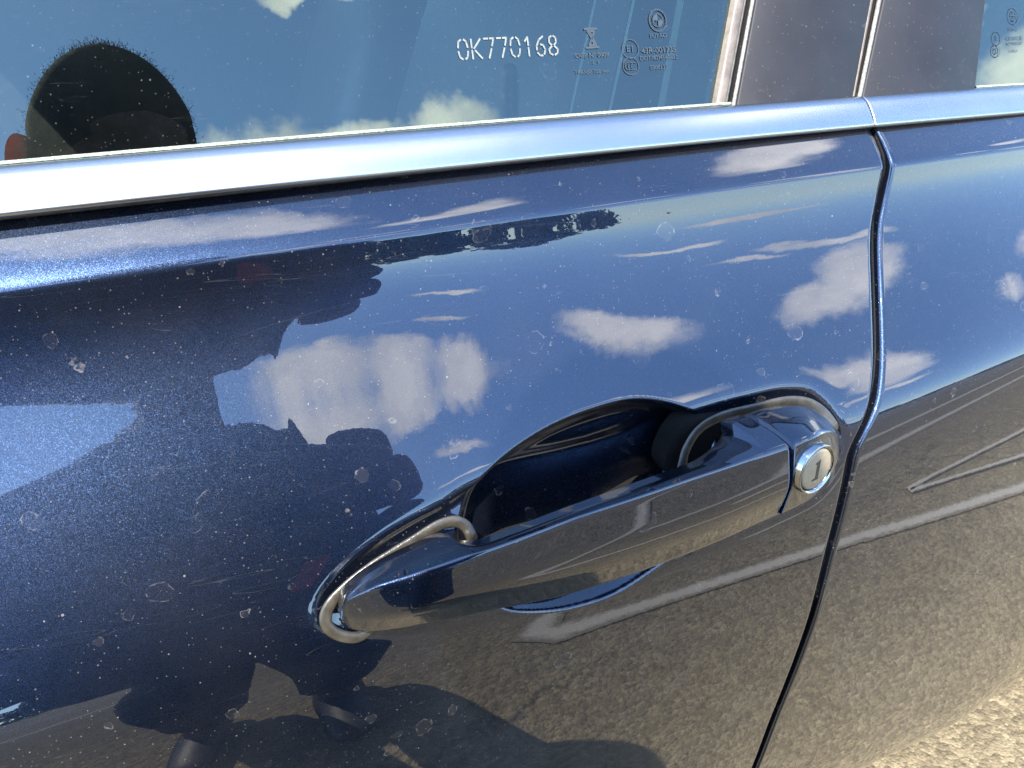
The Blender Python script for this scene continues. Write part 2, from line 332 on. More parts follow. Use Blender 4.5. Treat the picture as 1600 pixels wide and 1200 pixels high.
B_MK = {
    'N': [[0.18975, 0.1045, 0.98709], [0.19313, 0.10441, 0.9871], [0.18936, 0.10341, 0.98437]],
    'OGP': [[0.18904, 0.10154, 0.97973], [0.19242, 0.10145, 0.97971], [0.18865, 0.10045, 0.977]],
    'N15': [[0.18996, 0.1003, 0.97671], [0.19334, 0.1002, 0.97669], [0.18957, 0.09921, 0.97398]],
    'TR': [[0.18802, 0.0987, 0.97262], [0.1914, 0.09859, 0.97259], [0.18763, 0.09761, 0.96988]],
    'B': [[0.22701, 0.10676, 0.99504], [0.23061, 0.10669, 0.99508], [0.22662, 0.10563, 0.99224]],
    'FU': [[0.22644, 0.10405, 0.9883], [0.23005, 0.10397, 0.98832], [0.22605, 0.10292, 0.98549]],
    'E1': [[0.21002, 0.10207, 0.98242], [0.21353, 0.10198, 0.98242], [0.20963, 0.10096, 0.97964]],
    'R43': [[0.22591, 0.10144, 0.98183], [0.22953, 0.10136, 0.98182], [0.22552, 0.10031, 0.97901]],
    'DOT': [[0.22545, 0.10009, 0.97845], [0.22906, 0.1, 0.97843], [0.22506, 0.09896, 0.97562]],
    'CCC': [[0.20932, 0.09906, 0.97491], [0.21283, 0.09896, 0.97488], [0.20893, 0.09794, 0.97212]],
    'EDO': [[0.22487, 0.09839, 0.97421], [0.22848, 0.09829, 0.97418], [0.22448, 0.09726, 0.97139]],
    'RB': [[0.47356, 0.10624, 0.99966], [0.47912, 0.10629, 0.99971], [0.47321, 0.10485, 0.99623]],
    'RF': [[0.47281, 0.10332, 0.99245], [0.47837, 0.10336, 0.99248], [0.47246, 0.10193, 0.98901]],
    'RE': [[0.4581, 0.10132, 0.98762], [0.46353, 0.10134, 0.98762], [0.45774, 0.09995, 0.98421]],
    'RR': [[0.47342, 0.10138, 0.98764], [0.47899, 0.10141, 0.98764], [0.47307, 0.09999, 0.98419]],
    'RD': [[0.47314, 0.10027, 0.98488], [0.47871, 0.10029, 0.98488], [0.47278, 0.09887, 0.98143]],
    'RC': [[0.4563, 0.09857, 0.98081], [0.46172, 0.09857, 0.98079], [0.45595, 0.09719, 0.9774]],
    'RX': [[0.4716, 0.09859, 0.98075], [0.47717, 0.09861, 0.98073], [0.47125, 0.0972, 0.9773]],
}
B_PIN = [[0.15136, 0.115, 0.95755], [0.15112, 0.115, 0.97277], [0.14663, 0.115, 0.96432], [0.15559, 0.115, 0.96414]]

# ------------------------------------------------------------------ mesh helpers
def tag(o, label=None, category=None, group=None, kind=None):
    if label: o['label'] = label
    if category: o['category'] = category
    if group: o['group'] = group
    if kind: o['kind'] = kind
    return o
def link(name, me, mat=None, parent=None, smooth=True):
    o = bpy.data.objects.new(name, me); C.objects.link(o)
    if mat is not None: me.materials.append(mat)
    if smooth: me.polygons.foreach_set('use_smooth', np.ones(len(me.polygons), bool))
    if parent is not None: o.parent = parent
    return o
def empty(name, loc=(0, 0, 0), rz=0.0):
    o = bpy.data.objects.new(name, None); C.objects.link(o); o.location = loc; o.rotation_euler = (0, 0, rz)
    o.empty_display_size = .1
    return o
def mesh_np(name, V, F):
    """F: (n,4) int array of quads or list of polygons"""
    me = bpy.data.meshes.new(name)
    if isinstance(F, np.ndarray):
        V = np.asarray(V, np.float32); n = len(F); k = F.shape[1]
        me.vertices.add(len(V)); me.vertices.foreach_set('co', V.ravel())
        me.loops.add(n*k); me.loops.foreach_set('vertex_index', F.astype(np.int32).ravel())
        me.polygons.add(n); me.polygons.foreach_set('loop_start', np.arange(0, n*k, k, dtype=np.int32))
        me.update(calc_edges=True); me.validate()
    else:
        me.from_pydata([tuple(v) for v in V], [], F); me.update()
    return me
def grid_mesh(name, P, wrap_u=False, wrap_v=False, flip=False):
    """P: (nu, nv, 3)"""
    nu, nv = P.shape[:2]
    I = np.arange(nu*nv).reshape(nu, nv)
    if wrap_u: I = np.concatenate([I, I[:1]], 0)
    if wrap_v: I = np.concatenate([I, I[:, :1]], 1)
    F = np.stack([I[:-1, :-1], I[1:, :-1], I[1:, 1:], I[:-1, 1:]], -1).reshape(-1, 4)
    if flip: F = F[:, ::-1]
    return mesh_np(name, P.reshape(-1, 3), F)
def catmull(P, n, closed=False):
    P = np.asarray(P, float)
    if closed: Q = np.concatenate([P[-1:], P, P[:2]])
    else: Q = np.concatenate([2*P[:1]-P[1:2], P, 2*P[-1:]-P[-2:-1]])
    m = len(Q) - 3; out = []
    # centripetal
    for i in range(m):
        p0, p1, p2, p3 = Q[i:i+4]
        t0 = 0; t1 = t0 + max(np.linalg.norm(p1-p0), 1e-9)**.5; t2 = t1 + max(np.linalg.norm(p2-p1), 1e-9)**.5; t3 = t2 + max(np.linalg.norm(p3-p2), 1e-9)**.5
        t = np.linspace(t1, t2, 24, endpoint=False)[:, None]
        a1 = (t1-t)/(t1-t0)*p0+(t-t0)/(t1-t0)*p1; a2 = (t2-t)/(t2-t1)*p1+(t-t1)/(t2-t1)*p2; a3 = (t3-t)/(t3-t2)*p2+(t-t2)/(t3-t2)*p3
        b1 = (t2-t)/(t2-t0)*a1+(t-t0)/(t2-t0)*a2; b2 = (t3-t)/(t3-t1)*a2+(t-t1)/(t3-t1)*a3
        out.append((t2-t)/(t2-t1)*b1+(t-t1)/(t2-t1)*b2)
    out = np.concatenate(out + ([out[0][:1]] if closed else [P[-1:]]))
    L = np.concatenate([[0], np.cumsum(np.linalg.norm(np.diff(out, axis=0), axis=1))])
    s = np.linspace(0, L[-1], n + (1 if closed else 0))
    R = np.stack([np.interp(s, L, out[:, k]) for k in range(out.shape[1])], 1)
    return R[:-1] if closed else R
def sdf(poly, X, Z):
    """signed distance, positive inside the closed polygon"""
    shp = X.shape; x = X.ravel(); z = Z.ravel(); d2 = np.full(x.shape, 1e9); ins = np.zeros(x.shape, bool)
    n = len(poly)
    for i in range(n):
        ax, az = poly[i]; bx, bz = poly[(i+1) % n]; ex, ez = bx-ax, bz-az
        t = np.clip(((x-ax)*ex+(z-az)*ez)/(ex*ex+ez*ez), 0, 1)
        d2 = np.minimum(d2, (x-ax-t*ex)**2+(z-az-t*ez)**2)
        c = ((az > z) != (bz > z))
        with np.errstate(divide='ignore', invalid='ignore'):
            xi = ax + (z-az)/(bz-az if bz != az else 1e-12)*ex
        ins ^= c & (x < xi)
    d = np.sqrt(d2)
    return np.where(ins, d, -d).reshape(shp)
def tube(name, path, rad, mat, parent=None, seg=10, flat=None, closed=False, caps=True):
    """swept tube; rad scalar or per point; flat=(vector, factor) squashes the section along a direction"""
    P = np.asarray(path, float); n = len(P)
    T = np.gradient(P, axis=0); T /= np.linalg.norm(T, axis=1)[:, None] + 1e-12
    up = np.array([0, -1, 0.2]) if flat is None else np.asarray(flat[0], float)
    N = up - (T @ up)[:, None]*T; N /= np.linalg.norm(N, axis=1)[:, None] + 1e-12
    B = np.cross(T, N)
    a = np.linspace(0, 2*np.pi, seg, endpoint=False)
    r = np.broadcast_to(np.asarray(rad, float), (n,))
    k = 1.0 if flat is None else flat[1]
    G = P[:, None] + r[:, None, None]*(np.cos(a)[None, :, None]*N[:, None]*k + np.sin(a)[None, :, None]*B[:, None])
    me = grid_mesh(name, G, wrap_v=True, wrap_u=closed)
    if caps and not closed:
        bm = bmesh.new(); bm.from_mesh(me); bm.verts.ensure_lookup_table()
        bm.faces.new([bm.verts[i] for i in range(seg)]); bm.faces.new([bm.verts[(n-1)*seg+i] for i in reversed(range(seg))])
        bmesh.ops.recalc_face_normals(bm, faces=bm.faces); bm.to_mesh(me); bm.free()
    return link(name, me, mat, parent)
def box_bm(bm, c, s, bevel=0.0, rot=None):
    M_ = Matrix.Translation(c) @ (rot.to_4x4() if rot is not None else Matrix.Identity(4)) @ Matrix.Diagonal((*s, 1))
    r = bmesh.ops.create_cube(bm, size=1.0, matrix=M_)
    if bevel:
        es = {e for v in r['verts'] for e in v.link_edges}
        bmesh.ops.bevel(bm, geom=list(es), offset=bevel, segments=2, affect='EDGES', profile=.5)
def bm_obj(name, bm, mat, parent=None, smooth=False):
    me = bpy.data.meshes.new(name); bm.to_mesh(me); bm.free()
    return link(name, me, mat, parent, smooth)
def box(name, c, s, mat, parent=None, bevel=0.0, rot=None):
    bm = bmesh.new(); box_bm(bm, c, s, bevel, rot)
    return bm_obj(name, bm, mat, parent)

# ------------------------------------------------------------------ the car
car = empty('car', (0.3, .9, 0))
tag(car, 'dark navy metallic car, its door handle, window and chrome belt trim seen close up', 'car')
car_inv = Matrix.Translation((-.3, -.9, 0))
def part(o, parent=None):
    """parent an object built in world coordinates"""
    p = parent or car
    o.parent = p
    return o
# all parts are built in world coordinates, so the car's children are shifted back by its own location
def adopt(o, parent=car):
    o.parent = parent
    o.matrix_parent_inverse = (car_inv if parent is car else Matrix.Identity(4))
    return o

zs_g = np.array([p[1] for p in B_GAP])[::-1]; xs_g = np.array([p[0] for p in B_GAP])[::-1]
zs_g2 = np.concatenate([[0.0, .30], zs_g[0:], [1.2]]); xs_g2 = np.concatenate([[.335, .332], xs_g, [.345]])
o_ = np.argsort(zs_g2); _gap = pchip(zs_g2[o_], xs_g2[o_])
_zt = np.linspace(0, 1.2, 2401); _xt = _gap(_zt)
for _ in range(2):                                   # soften the polyline a little
    k = np.ones(13)/13; _xt = np.convolve(np.pad(_xt, 6, 'edge'), k, 'valid')
def xgap(z): return np.interp(z, _zt, _xt)
HALF_GAP = .0025

def zbead(x): return np.polyval(B_KBEAD, np.clip(x, -1.2, .9)) + .0012
bowl_poly = catmull(B_BOWL, 140, closed=True)
chan_poly = catmull(B_CHAN, 180, closed=True)
_bs = np.linspace(0, .08, 800)
_bf = pchip([0, .0012, .0030, .0085, .0125, .018, .030, .046, .08], [0, .9, 1.75, 1.6, .85, .50, .22, .0, 0])(_bs)
_bd = np.concatenate([[0], np.cumsum((_bf[1:]+_bf[:-1])/2*np.diff(_bs))])
_cs = np.linspace(-.012, .012, 400)
_cf = pchip([-.012, -.006, -.002, .0005, .003, .006, .012], [0, .05, .35, .75, .5, 0, 0])(_cs)
_cd = np.concatenate([[0], np.cumsum((_cf[1:]+_cf[:-1])/2*np.diff(_cs))])

def rows():
    """row parameters from top to bottom: (zone, value)"""
    R = []
    for v in np.linspace(1, .10, 34): R.append(('s', v))
    for v in np.linspace(.10, 0, 14)[1:]: R.append(('s', v))
    t = np.concatenate([np.linspace(1, .94, 14)[1:], np.linspace(.94, 0, 170)[1:]])
    for v in t: R.append(('m', v))
    h = np.concatenate([np.linspace(0, -.03, 42)[1:], np.linspace(-.03, -.10, 80)[1:], np.linspace(-.10, -.30, 70)[1:], np.linspace(-.30, -.60, 50)[1:]])
    for v in h: R.append(('l', v))
    return R
ROWS = rows()
ZC = np.array([{'s': 0, 'm': 1, 'l': 2}[r[0]] for r in ROWS]); VC = np.array([r[1] for r in ROWS])
def zrow(x):
    """x: (ncol,nrow) -> z"""
    e = zE(x); d = zD(x); H = d - e; Bh = zbead(x) - d
    return np.where(ZC == 0, d + VC*Bh, np.where(ZC == 1, e + VC*H, e + VC))
def skin_surface(xfun, ncol):
    """xfun(z) -> x for each column; returns X, Z"""
    Z = np.full((ncol, len(ROWS)), .8)
    for _ in range(6):
        X = xfun(Z); Z = zrow(X)
    return X, Z
def add_hems(P, edge_axis_rows=True):
    """roll the top edge inwards under the belt trim"""
    top = P[:, 0].copy()
    ex = []
    for dy, dz in ((.0006, .0005), (.0014, .0007), (.0024, .0006), (.0045, -.0004), (.012, -.004), (.03, -.012)):
        q = top.copy(); q[:, 1] += dy; q[:, 2] += dz; ex.append(q)
    return np.concatenate([np.stack(ex[::-1], 1), P], 1)
def gap_roll(d, r=.0024):
    """inward roll of the panel edge at distance d from the edge"""
    q = np.clip(r - d, 0, r)
    return r - np.sqrt(np.maximum(r*r - q*q, 0)) + .0

def make_door_skin(front=True):
    if front:
        fine = np.concatenate([[0, .0002, .0005, .0009, .0014, .002, .0026, .0032, .004, .005], np.arange(.0057, .345, .00068)])
        coarse = np.linspace(.345, 1.12, 110)[1:]
        off = np.concatenate([fine, coarse])
        xl = -.80
        def xf(Z):
            g = xgap(Z) - HALF_GAP
            s = np.clip((off - .30)/(1.12-.30), 0, 1)[:, None]
            return (g - off[:, None])*(1-s) + (xl + (1.12 - off[:, None])*0)*s if False else (g - off[:, None]) - s*(g - 1.12 - xl)
    else:
        fine = np.concatenate([[0, .0002, .0005, .0009, .0014, .002, .0026, .0032, .004, .005], np.arange(.006, .26, .0014)])
        coarse = np.linspace(.26, .82, 60)[1:]
        off = np.concatenate([fine, coarse])
        def xf(Z):
            s = np.clip((off - .26)/.56, 0, 1)[:, None]
            g = xgap(Z) + HALF_GAP
            return g + off[:, None] + s*(1.16 - g - .82)
    X, Z = skin_surface(xf, len(off))
    Y = y_base(X, Z)
    if front:
        db = sdf(bowl_poly, X, Z); dc = sdf(chan_poly, X, Z)
        side = np.clip((Z - (.772 + .09*(X - .03)) + .010)/.022, 0, 1); side = side*side*(3 - 2*side)
        lf = np.clip((X - .022)/.035, 0, 1)
        Y = Y + np.interp(dc, _cs, _cd)*(.15 + .85*side*(.25 + .75*lf))
        q = np.clip(db/.011, 0, 1); q = q*q*(3 - 2*q)
        Y = Y + np.interp(db*1.7, _bs, _bd)*.27 + q*(.27 + .10*np.clip((X - .160)/.045, 0, 1))*np.clip(.842 - Z, 0, .1)
    Y = Y + gap_roll(off)[:, None]
    P = np.stack([X, Y, Z], -1)
    P = add_hems(P)
    # hem at the gap
    e = P[0].copy(); e1 = e.copy(); e1[:, 1] += .006; e2 = e.copy(); e2[:, 1] += .03; e2[:, 0] += (-.002 if front else .002)
    P = np.concatenate([e2[None], e1[None], P], 0)
    return grid_mesh('front_door' if front else 'rear_door', P, flip=front)
front_door = adopt(link('front_door', make_door_skin(True), M['paint']))
tag(front_door, 'front door with pull handle and key lock')
rear_door = adopt(link('rear_door', make_door_skin(False), M['paint']))
tag(rear_door, 'rear door behind the curved shut line')
FD = lambda o: adopt(o, front_door)
RD = lambda o: adopt(o, rear_door)

# dark rubber and jamb behind the shut line
zz = np.linspace(.22, .955, 120); xg = xgap(zz)
yb = y_base(xg, zz)
P = np.stack([np.stack([xg + dx, yb + dy, zz], 1) for dx, dy in ((-.03, .034), (-.012, .030), (.012, .030), (.03, .034))], 0)
adopt(link('door_jamb', grid_mesh('door_jamb', P, flip=True), M['black']))
P = np.stack([xg + .0004, yb + .0085, zz], 1)
adopt(tube('door_seal', P, .0028, M['rubber'], seg=8))

# ---- belt trim (satin aluminium strip), seal and glass
TG = math.tan(math.radians(22))
def yD(x): return y_base(x, zD(x))
def zA(x): return np.polyval(B_KA, np.clip(x, -1.2, .9))
def zB(x): return np.polyval(B_KB, np.clip(x, -1.2, .9))
def gpt(x, s, o=0.0):
    """point on the glass plane: s metres above the belt line measured in z"""
    x = np.asarray(x, float); s = np.asarray(s, float)
    return np.stack(np.broadcast_arrays(x, yD(x) + .028 + o + s*TG, zA(x) + s), -1)
def trim_strip(name, x0, x1, parent, n=160, cap0=True):
    xs = np.linspace(x0, x1, n)
    H = zA(xs) - zB(xs); y0 = yD(xs)
    # section: (fraction of height, y offset)
    sec = [(-.02, .030), (-.035, .020), (-.03, .0150), (.0, .0130), (.045, .0123), (.11, .0122), (.22, .0132), (.36, .0147), (.52, .0166), (.68, .0187), (.81, .0207), (.90, .0227), (.96, .0247), (.985, .0270), (.98, .031)]
    sec = catmull(np.array(sec), 46)
    P = np.stack([np.stack([xs, y0 + q[1], zB(xs) + q[0]*H], 1) for q in sec], 1)
    if cap0:                                          # rounded, closed ends
        for end, sgn in ((0, 1), (-1, -1)):
            base = P[end]; c = base.mean(0)
            ring = []
            for k, (sh, back) in enumerate(((.0, .0014), (.45, .0004))):
                q = base.copy(); q[:, 0] -= sgn*(.0012*(1-sh)); q = c + (q - c)*(1 - back*30*(.2+sh)); ring.append(q)
            add = np.stack([np.broadcast_to(c, base.shape), ring[0]], 0)
            P = np.concatenate([add, P], 0) if sgn == 1 else np.concatenate([P, add[::-1]], 0)
    return link(name, grid_mesh(name, P, flip=False), M['alu'], parent)
TG0 = float(np.mean([p[0] for p in B_TGAP]))
FD(trim_strip('belt_trim', -.80, TG0 - .0012, None))
RD(trim_strip('belt_trim', TG0 + .0016, 1.16, None))
# black sealing lip under the trim
for nm, a, b_, par in (('sealing_lip', -.80, TG0 - .002, FD), ('sealing_lip', TG0 + .002, 1.16, RD)):
    xs = np.linspace(a, b_, 80)
    par(tube(nm, np.stack([xs, yD(xs) + .0195, zB(xs) - .0006], 1), .0016, M['rubber'], seg=8))
# dusty wiper seal on top of the trim, against the glass
xs = np.linspace(-.80, .262, 160)
sec = [(.985, .0262), (1.03, .0264), (1.05, .0272), (1.03, .0282), (.9, .0284)]
P = np.stack([np.stack([xs, yD(xs) + q[1], zB(xs) + q[0]*(zA(xs) - zB(xs))], 1) for q in sec], 1)
FD(link('wiper_seal', grid_mesh('wiper_seal', P), M['felt']))
xs = np.linspace(.434, 1.16, 60)
P = np.stack([np.stack([xs, yD(xs) + q[1], zB(xs) + q[0]*(zA(xs) - zB(xs))], 1) for q in sec], 1)
RD(link('wiper_seal', grid_mesh('wiper_seal', P), M['felt']))

SL = .38                                             # lean of the pillar lines
GH = .36                                              # glass height
def lean(x0, s): return x0 + SL*s
def plane_strip(name, xa, xb, mat, par, o0, th, s0=-.004, s1=GH, nx=2, edge=.0008, slopes=(SL, SL)):
    """thin slab lying on the glass plane between two leaning lines, outer face at o0, with rounded long edges"""
    ss = np.linspace(s0, s1, 40)
    prof = [(0, th), (0, edge), (edge, 0), (None, 0), (-edge, 0), (0, edge), (0, th)]
    L = []
    w = xb - xa
    for i, (dx, do) in enumerate([(0, th), (0, edge*.8), (edge, 0), (w*.5, -.0002), (w - edge, 0), (w, edge*.8), (w, th)]):
        fr = dx/w
        L.append(gpt(xa + dx + (slopes[0]*(1-fr) + slopes[1]*fr)*ss, ss, o0 + do))
    me = grid_mesh(name, np.stack(L, 0))
    return par(link(name, me, mat, None))
# front pane
def pane(name, xa, xb, par, o, left_slope=0.0, right_slope=SL, s0=-.02):
    u = np.linspace(0, 1, 60); ss = np.linspace(s0, GH, 40)
    P = np.stack([gpt(xa + left_slope*ss + (xb - xa + (right_slope-left_slope)*ss)*t, ss, o + .010*ss*ss) for t in u], 0)
    return par(link(name, grid_mesh(name, P), M['glass'], None))
pane('window_pane', -.72, .2575, FD, .0035, 1.0)
pane('window_pane', .4319, .95, RD, .0022, .28, .3)
XW = .2533
plane_strip('window_channel_lip', XW + .0003, XW + .0062, M['tanrub'], FD, -.0006, .01)
plane_strip('window_channel', XW + .0062, XW + .0086, M['rubber'], FD, .0008, .01)
FD(tube('channel_bead', gpt(lean(XW + .0096, np.linspace(-.004, GH, 60)), np.linspace(-.004, GH, 60), -.0020), .0010, M['cord'], seg=8))
plane_strip('pillar_trim', XW + .0112, .3402, M['pillar'], FD, -.0030, .012, slopes=(SL, .39))
plane_strip('pillar_seal', .3408, .3434, M['tanrub'], FD, -.0012, .012, slopes=(.39, .40))
RD(tube('pillar_bead', gpt(.3450 + .42*np.linspace(-.004, GH, 60), np.linspace(-.004, GH, 60), -.0022), .0012, M['cord'], seg=8))
plane_strip('pillar_trim', .3466, .4316, M['pillar'], RD, -.0032, .012, slopes=(.44, .29))
ss = np.linspace(-.01, GH, 30)
P = np.stack([gpt(a + .41*ss, ss, .016) for a in (.333, .342, .344, .353)], 0)
adopt(link('pillar_gap_back', grid_mesh('pillar_gap_back', P), M['black']))

# ---- handle
def chaikin(P, it=3):
    for _ in range(it):
        Q = .75*P[:-1] + .25*P[1:]; R_ = .25*P[:-1] + .75*P[1:]
        N_ = np.empty((2*len(Q), 3)); N_[0::2] = Q; N_[1::2] = R_
        P = np.concatenate([P[:1], N_, P[-1:]])
    return P
def section(u, r, l, bulge=.0035, rr=(.0012, .0060, .0050), back=.008):
    u, r, l = map(np.asarray, (u, r, l))
    ub = u + np.array([0, back, -.0035]); lb = l + np.array([0, back, .0015])
    def toward(a, b, d):
        v = b - a; n = np.linalg.norm(v) + 1e-9
        return a + v*min(d/n, .45)
    m1 = (r + l)/2 + np.array([0, -bulge, 0]); t1 = (u + r)/2 + np.array([0, -.0004, .0010])
    P = [ub, toward(u, ub, rr[0]), u, toward(u, t1, rr[0]), t1, toward(r, t1, rr[1]), r, toward(r, m1, rr[1]), m1, toward(l, m1, rr[2]), l, toward(l, lb, rr[2]), lb]
    return chaikin(np.array(P), 3)
def along(P, fr):
    P = catmull(P, 400); x = P[:, 0]; f = (x - x[0])/(x[-1] - x[0]); f = np.maximum.accumulate(f)
    return np.stack([np.interp(fr, f, P[:, k]) for k in range(3)], 1)
def loft(name, U, R_, L, fr, mat, cap_end=True, **kw):
    U = along(U, fr); R_ = along(R_, fr); L = along(L, fr)
    P = np.stack([section(U[i], R_[i], L[i], **{k: (v(fr[i]) if callable(v) else v) for k, v in kw.items()}) for i in range(len(fr))], 0)
    def capped(P, end):
        b = P[end]; c = b.mean(0); q = c + (b - c)*.9
        return np.stack([np.broadcast_to(c, b.shape), b*1.0], 0)
    e = capped(P, -1); s = capped(P, 0)
    P = np.concatenate([s, P, e[::-1]], 0)
    me = grid_mesh(name, P, wrap_v=True, flip=True)
    return link(name, me, mat)
fr = np.concatenate([np.linspace(0, .06, 14)**1.0, np.linspace(.06, 1, 230)[1:]])
fade = lambda f: min(1, f/.12)
pull = FD(loft('door_handle', B_HU, B_HR, B_HL, fr, M['paint_handle'], bulge=lambda f: .0005 + .0046*fade(f), rr=(.0010, .0068, .0055)))
frc = np.concatenate([np.linspace(0, .8, 40), np.linspace(.8, 1, 24)[1:]])
capo = FD(loft('handle_end_cap', np.array(B_CU) + np.array([.0022, 0, 0]), np.array(B_CR) + np.array([.0016, 0, 0]), np.array(B_CL) + np.array([.0013, 0, 0]), frc, M['paint_handle'], bulge=lambda f: .0035*(1-f), rr=(.0010, .0050, .0045)))

# dark carrier hidden behind the pull's end joint
# gaskets round both feet of the handle
gfp = np.array(B_GASF); gfp = np.concatenate([[gfp[0] + (.002, .009, -.004)], gfp[:-1], [gfp[-2] + (.008, .004, .002)], [gfp[-2] + (.014, .012, .005)]])
gf = catmull(gfp, 110); gf[:, 1] -= .0004
FD(tube('handle_gasket', gf, .0026, M['gasket'], flat=((0, -1, .2), .45), seg=14))
grp = np.array(B_GASR); grp = np.concatenate([[grp[0] + (.001, .010, -.006)], grp, [grp[-1] + (.002, .006, -.006)]])
gr = catmull(grp, 110); gr[:, 1] -= .0006
bt = np.concatenate([catmull(B_GASR, 40)[14:], [(.27, .010, .79), (.20, .010, .79), (.190, .012, .800), (.194, .014, .814), (.203, .015, .8225)]]); ct = bt.mean(0); bt = catmull(ct + (bt - ct)*.95, 70, closed=True); bt[:, 1] += .0022  # added black plate: darkens the cup's rear end, covering its bright sky reflection
bt2 = bt.copy(); bt2[:, 1] += .012
FD(link('handle_shade_plate', mesh_np('handle_shade_plate', np.concatenate([[ct], bt, bt2]), [(0, i+1, (i+1) % len(bt)+1) for i in range(len(bt))] + [(i+1, i+1+len(bt), (i+1) % len(bt)+1+len(bt), (i+1) % len(bt)+1) for i in range(len(bt))]), M['shade_plate'], None, False))
FD(tube('handle_gasket', gr, .0029, M['gasket'], flat=((0, -1, 0), .32), seg=14))

# lock cylinder
def lathe(name, prof, mat, centre, axis_rot, seg=48, parent=None, scale=(1, 1)):
    a = np.linspace(0, 2*np.pi, seg, endpoint=False)
    P = np.stack([np.stack([r*np.cos(a)*scale[0], np.full(seg, y), r*np.sin(a)*scale[1]], 1) for r, y in prof], 0)
    me = grid_mesh(name, P, wrap_v=True, flip=True)
    o = link(name, me, mat, None)
    me.transform(Matrix.Translation(centre) @ axis_rot.to_4x4())
    return o
lc = Vector(((B_LOCK[0][0]), B_LOCK[0][1] - .0010, B_LOCK[0][2])); lrot = Matrix.Rotation(math.radians(10), 3, 'Z') @ Matrix.Rotation(math.radians(-2), 3, 'X')
FD(lathe('lock_bezel', [(.0106, .003), (.0110, -.0008), (.0113, -.0013), (.0120, -.0021), (.0124, -.0022), (.0128, -.0016), (.0130, .0030)], M['ring'], lc, lrot))
FD(lathe('lock_cylinder', [(0.00001, -.0018), (.0092, -.0018), (.0103, -.0014), (.0107, -.0006), (.0107, .006)], M['lockface'], lc, lrot))
bm = bmesh.new()
pts = [(-.0020, .0040), (.0012, .0052), (.0012, -.0042), (.0014, -.0054), (-.0028, -.0054), (-.0028, -.0046), (-.0008, -.0042), (-.0008, .0034), (-.0020, .0033)]
vs = [bm.verts.new((x, -.00192, z)) for x, z in pts]; f = bm.faces.new(vs)
r = bmesh.ops.extrude_face_region(bm, geom=[f])
bmesh.ops.translate(bm, verts=[v for v in r['geom'] if isinstance(v, bmesh.types.BMVert)], vec=(0, .0011, 0))
bmesh.ops.recalc_face_normals(bm, faces=bm.faces)
bmesh.ops.transform(bm, matrix=Matrix.Translation(lc) @ lrot.to_4x4(), verts=bm.verts)
FD(bm_obj('key_slot', bm, M['slot']))

# ---- etched writing on the panes
def ribbon_mesh(name, strokes, w, x0, s0, o, sx=1.0, sy=1.0, ux=(1.0, .0385), mirror=False):
    """strokes: polylines in glyph units -> flat ribbons lying just outside the glass"""
    V, F = [], []
    for st in strokes:
        for (ax, ay), (bx, by) in zip(st[:-1], st[1:]):
            a = np.array([ax*sx, ay*sy]); b = np.array([bx*sx, by*sy]); d = b - a; L = np.linalg.norm(d) + 1e-12
            n = np.array([-d[1], d[0]])/L*w/2; e = d/L*w*.25
            q = [a - e - n, b + e - n, b + e + n, a - e + n]
            k = len(V)
            for u, v in q:
                V.append(gpt(x0 + u*ux[0], s0 + v, o))
            F.append((k, k+1, k+2, k+3))
    return mesh_np(name, V, F)
GL = {'0': [[(.3, .0), (.1, .12), (.03, .4)], [(.03, .6), (.1, .9), (.3, 1)], [(.5, 1), (.66, .9), (.74, .6)], [(.74, .4), (.66, .12), (.5, 0)]],
      'K': [[(.06, 0), (.06, .44)], [(.06, .56), (.06, 1)], [(.74, 1), (.22, .52)], [(.3, .42), (.76, 0)]],
      '7': [[(.02, 1), (.34, 1)], [(.48, 1), (.76, 1), (.6, .62)], [(.54, .48), (.30, 0)]],
      '1': [[(.18, .78), (.42, 1), (.42, .56)], [(.42, .44), (.42, 0)]],
      '6': [[(.64, 1), (.3, .82), (.08, .5), (.08, .3)], [(.10, .16), (.3, 0), (.5, 0)], [(.62, .06), (.74, .3), (.6, .54), (.4, .58)]],
      '8': [[(.3, .52), (.12, .66), (.14, .9), (.34, 1)], [(.48, 1), (.66, .9), (.66, .66), (.5, .52)], [(.3, .47), (.06, .3), (.1, .1), (.32, 0)], [(.48, 0), (.7, .1), (.74, .3), (.5, .47)]]}
st = []
for i, ch in enumerate('0K770168'):
    for p in GL[ch]: st.append([(x + i*.985, y) for x, y in p])
TXW = .1716 - .1226
sxg = TXW/(7*.985 + .76); syg = .0080
FD(link('etched_number', ribbon_mesh('etched_number', st, .00078, .1226, .02555, .0030, sxg, syg), M['etch'], None, smooth=False))

def text_mesh(name, txt, h, x0, s0, o, align='CENTER', bold=.0, mirror=False, squash=1.0):
    cu = bpy.data.curves.new('tmp', 'FONT'); cu.body = txt; cu.align_x = align; cu.align_y = 'CENTER'; cu.size = 1.0; cu.offset = bold; cu.resolution_u = 3
    ob = bpy.data.objects.new('tmp', cu); C.objects.link(ob)
    dg = bpy.context.evaluated_depsgraph_get(); me = ob.evaluated_get(dg).to_mesh()
    V = [gpt(x0 + (-v.co.x if mirror else v.co.x)*h*squash, s0 + v.co.y*h, o) for v in me.vertices]
    F = [tuple(p.vertices) for p in me.polygons]
    out = mesh_np(name, V, F)
    ob.to_mesh_clear(); bpy.data.objects.remove(ob); bpy.data.curves.remove(cu)
    return out
def mkpos(k):
    p = B_MK[k][0]; return p[0], p[2] - float(zA(np.array(p[0])))
def etched(name, key, txt, h, par=FD, o=.0030, **kw):
    x, s = mkpos(key)
    return par(link(name, text_mesh(name, txt, h, x, s, o, **kw), M['etchdim'], None, smooth=False))
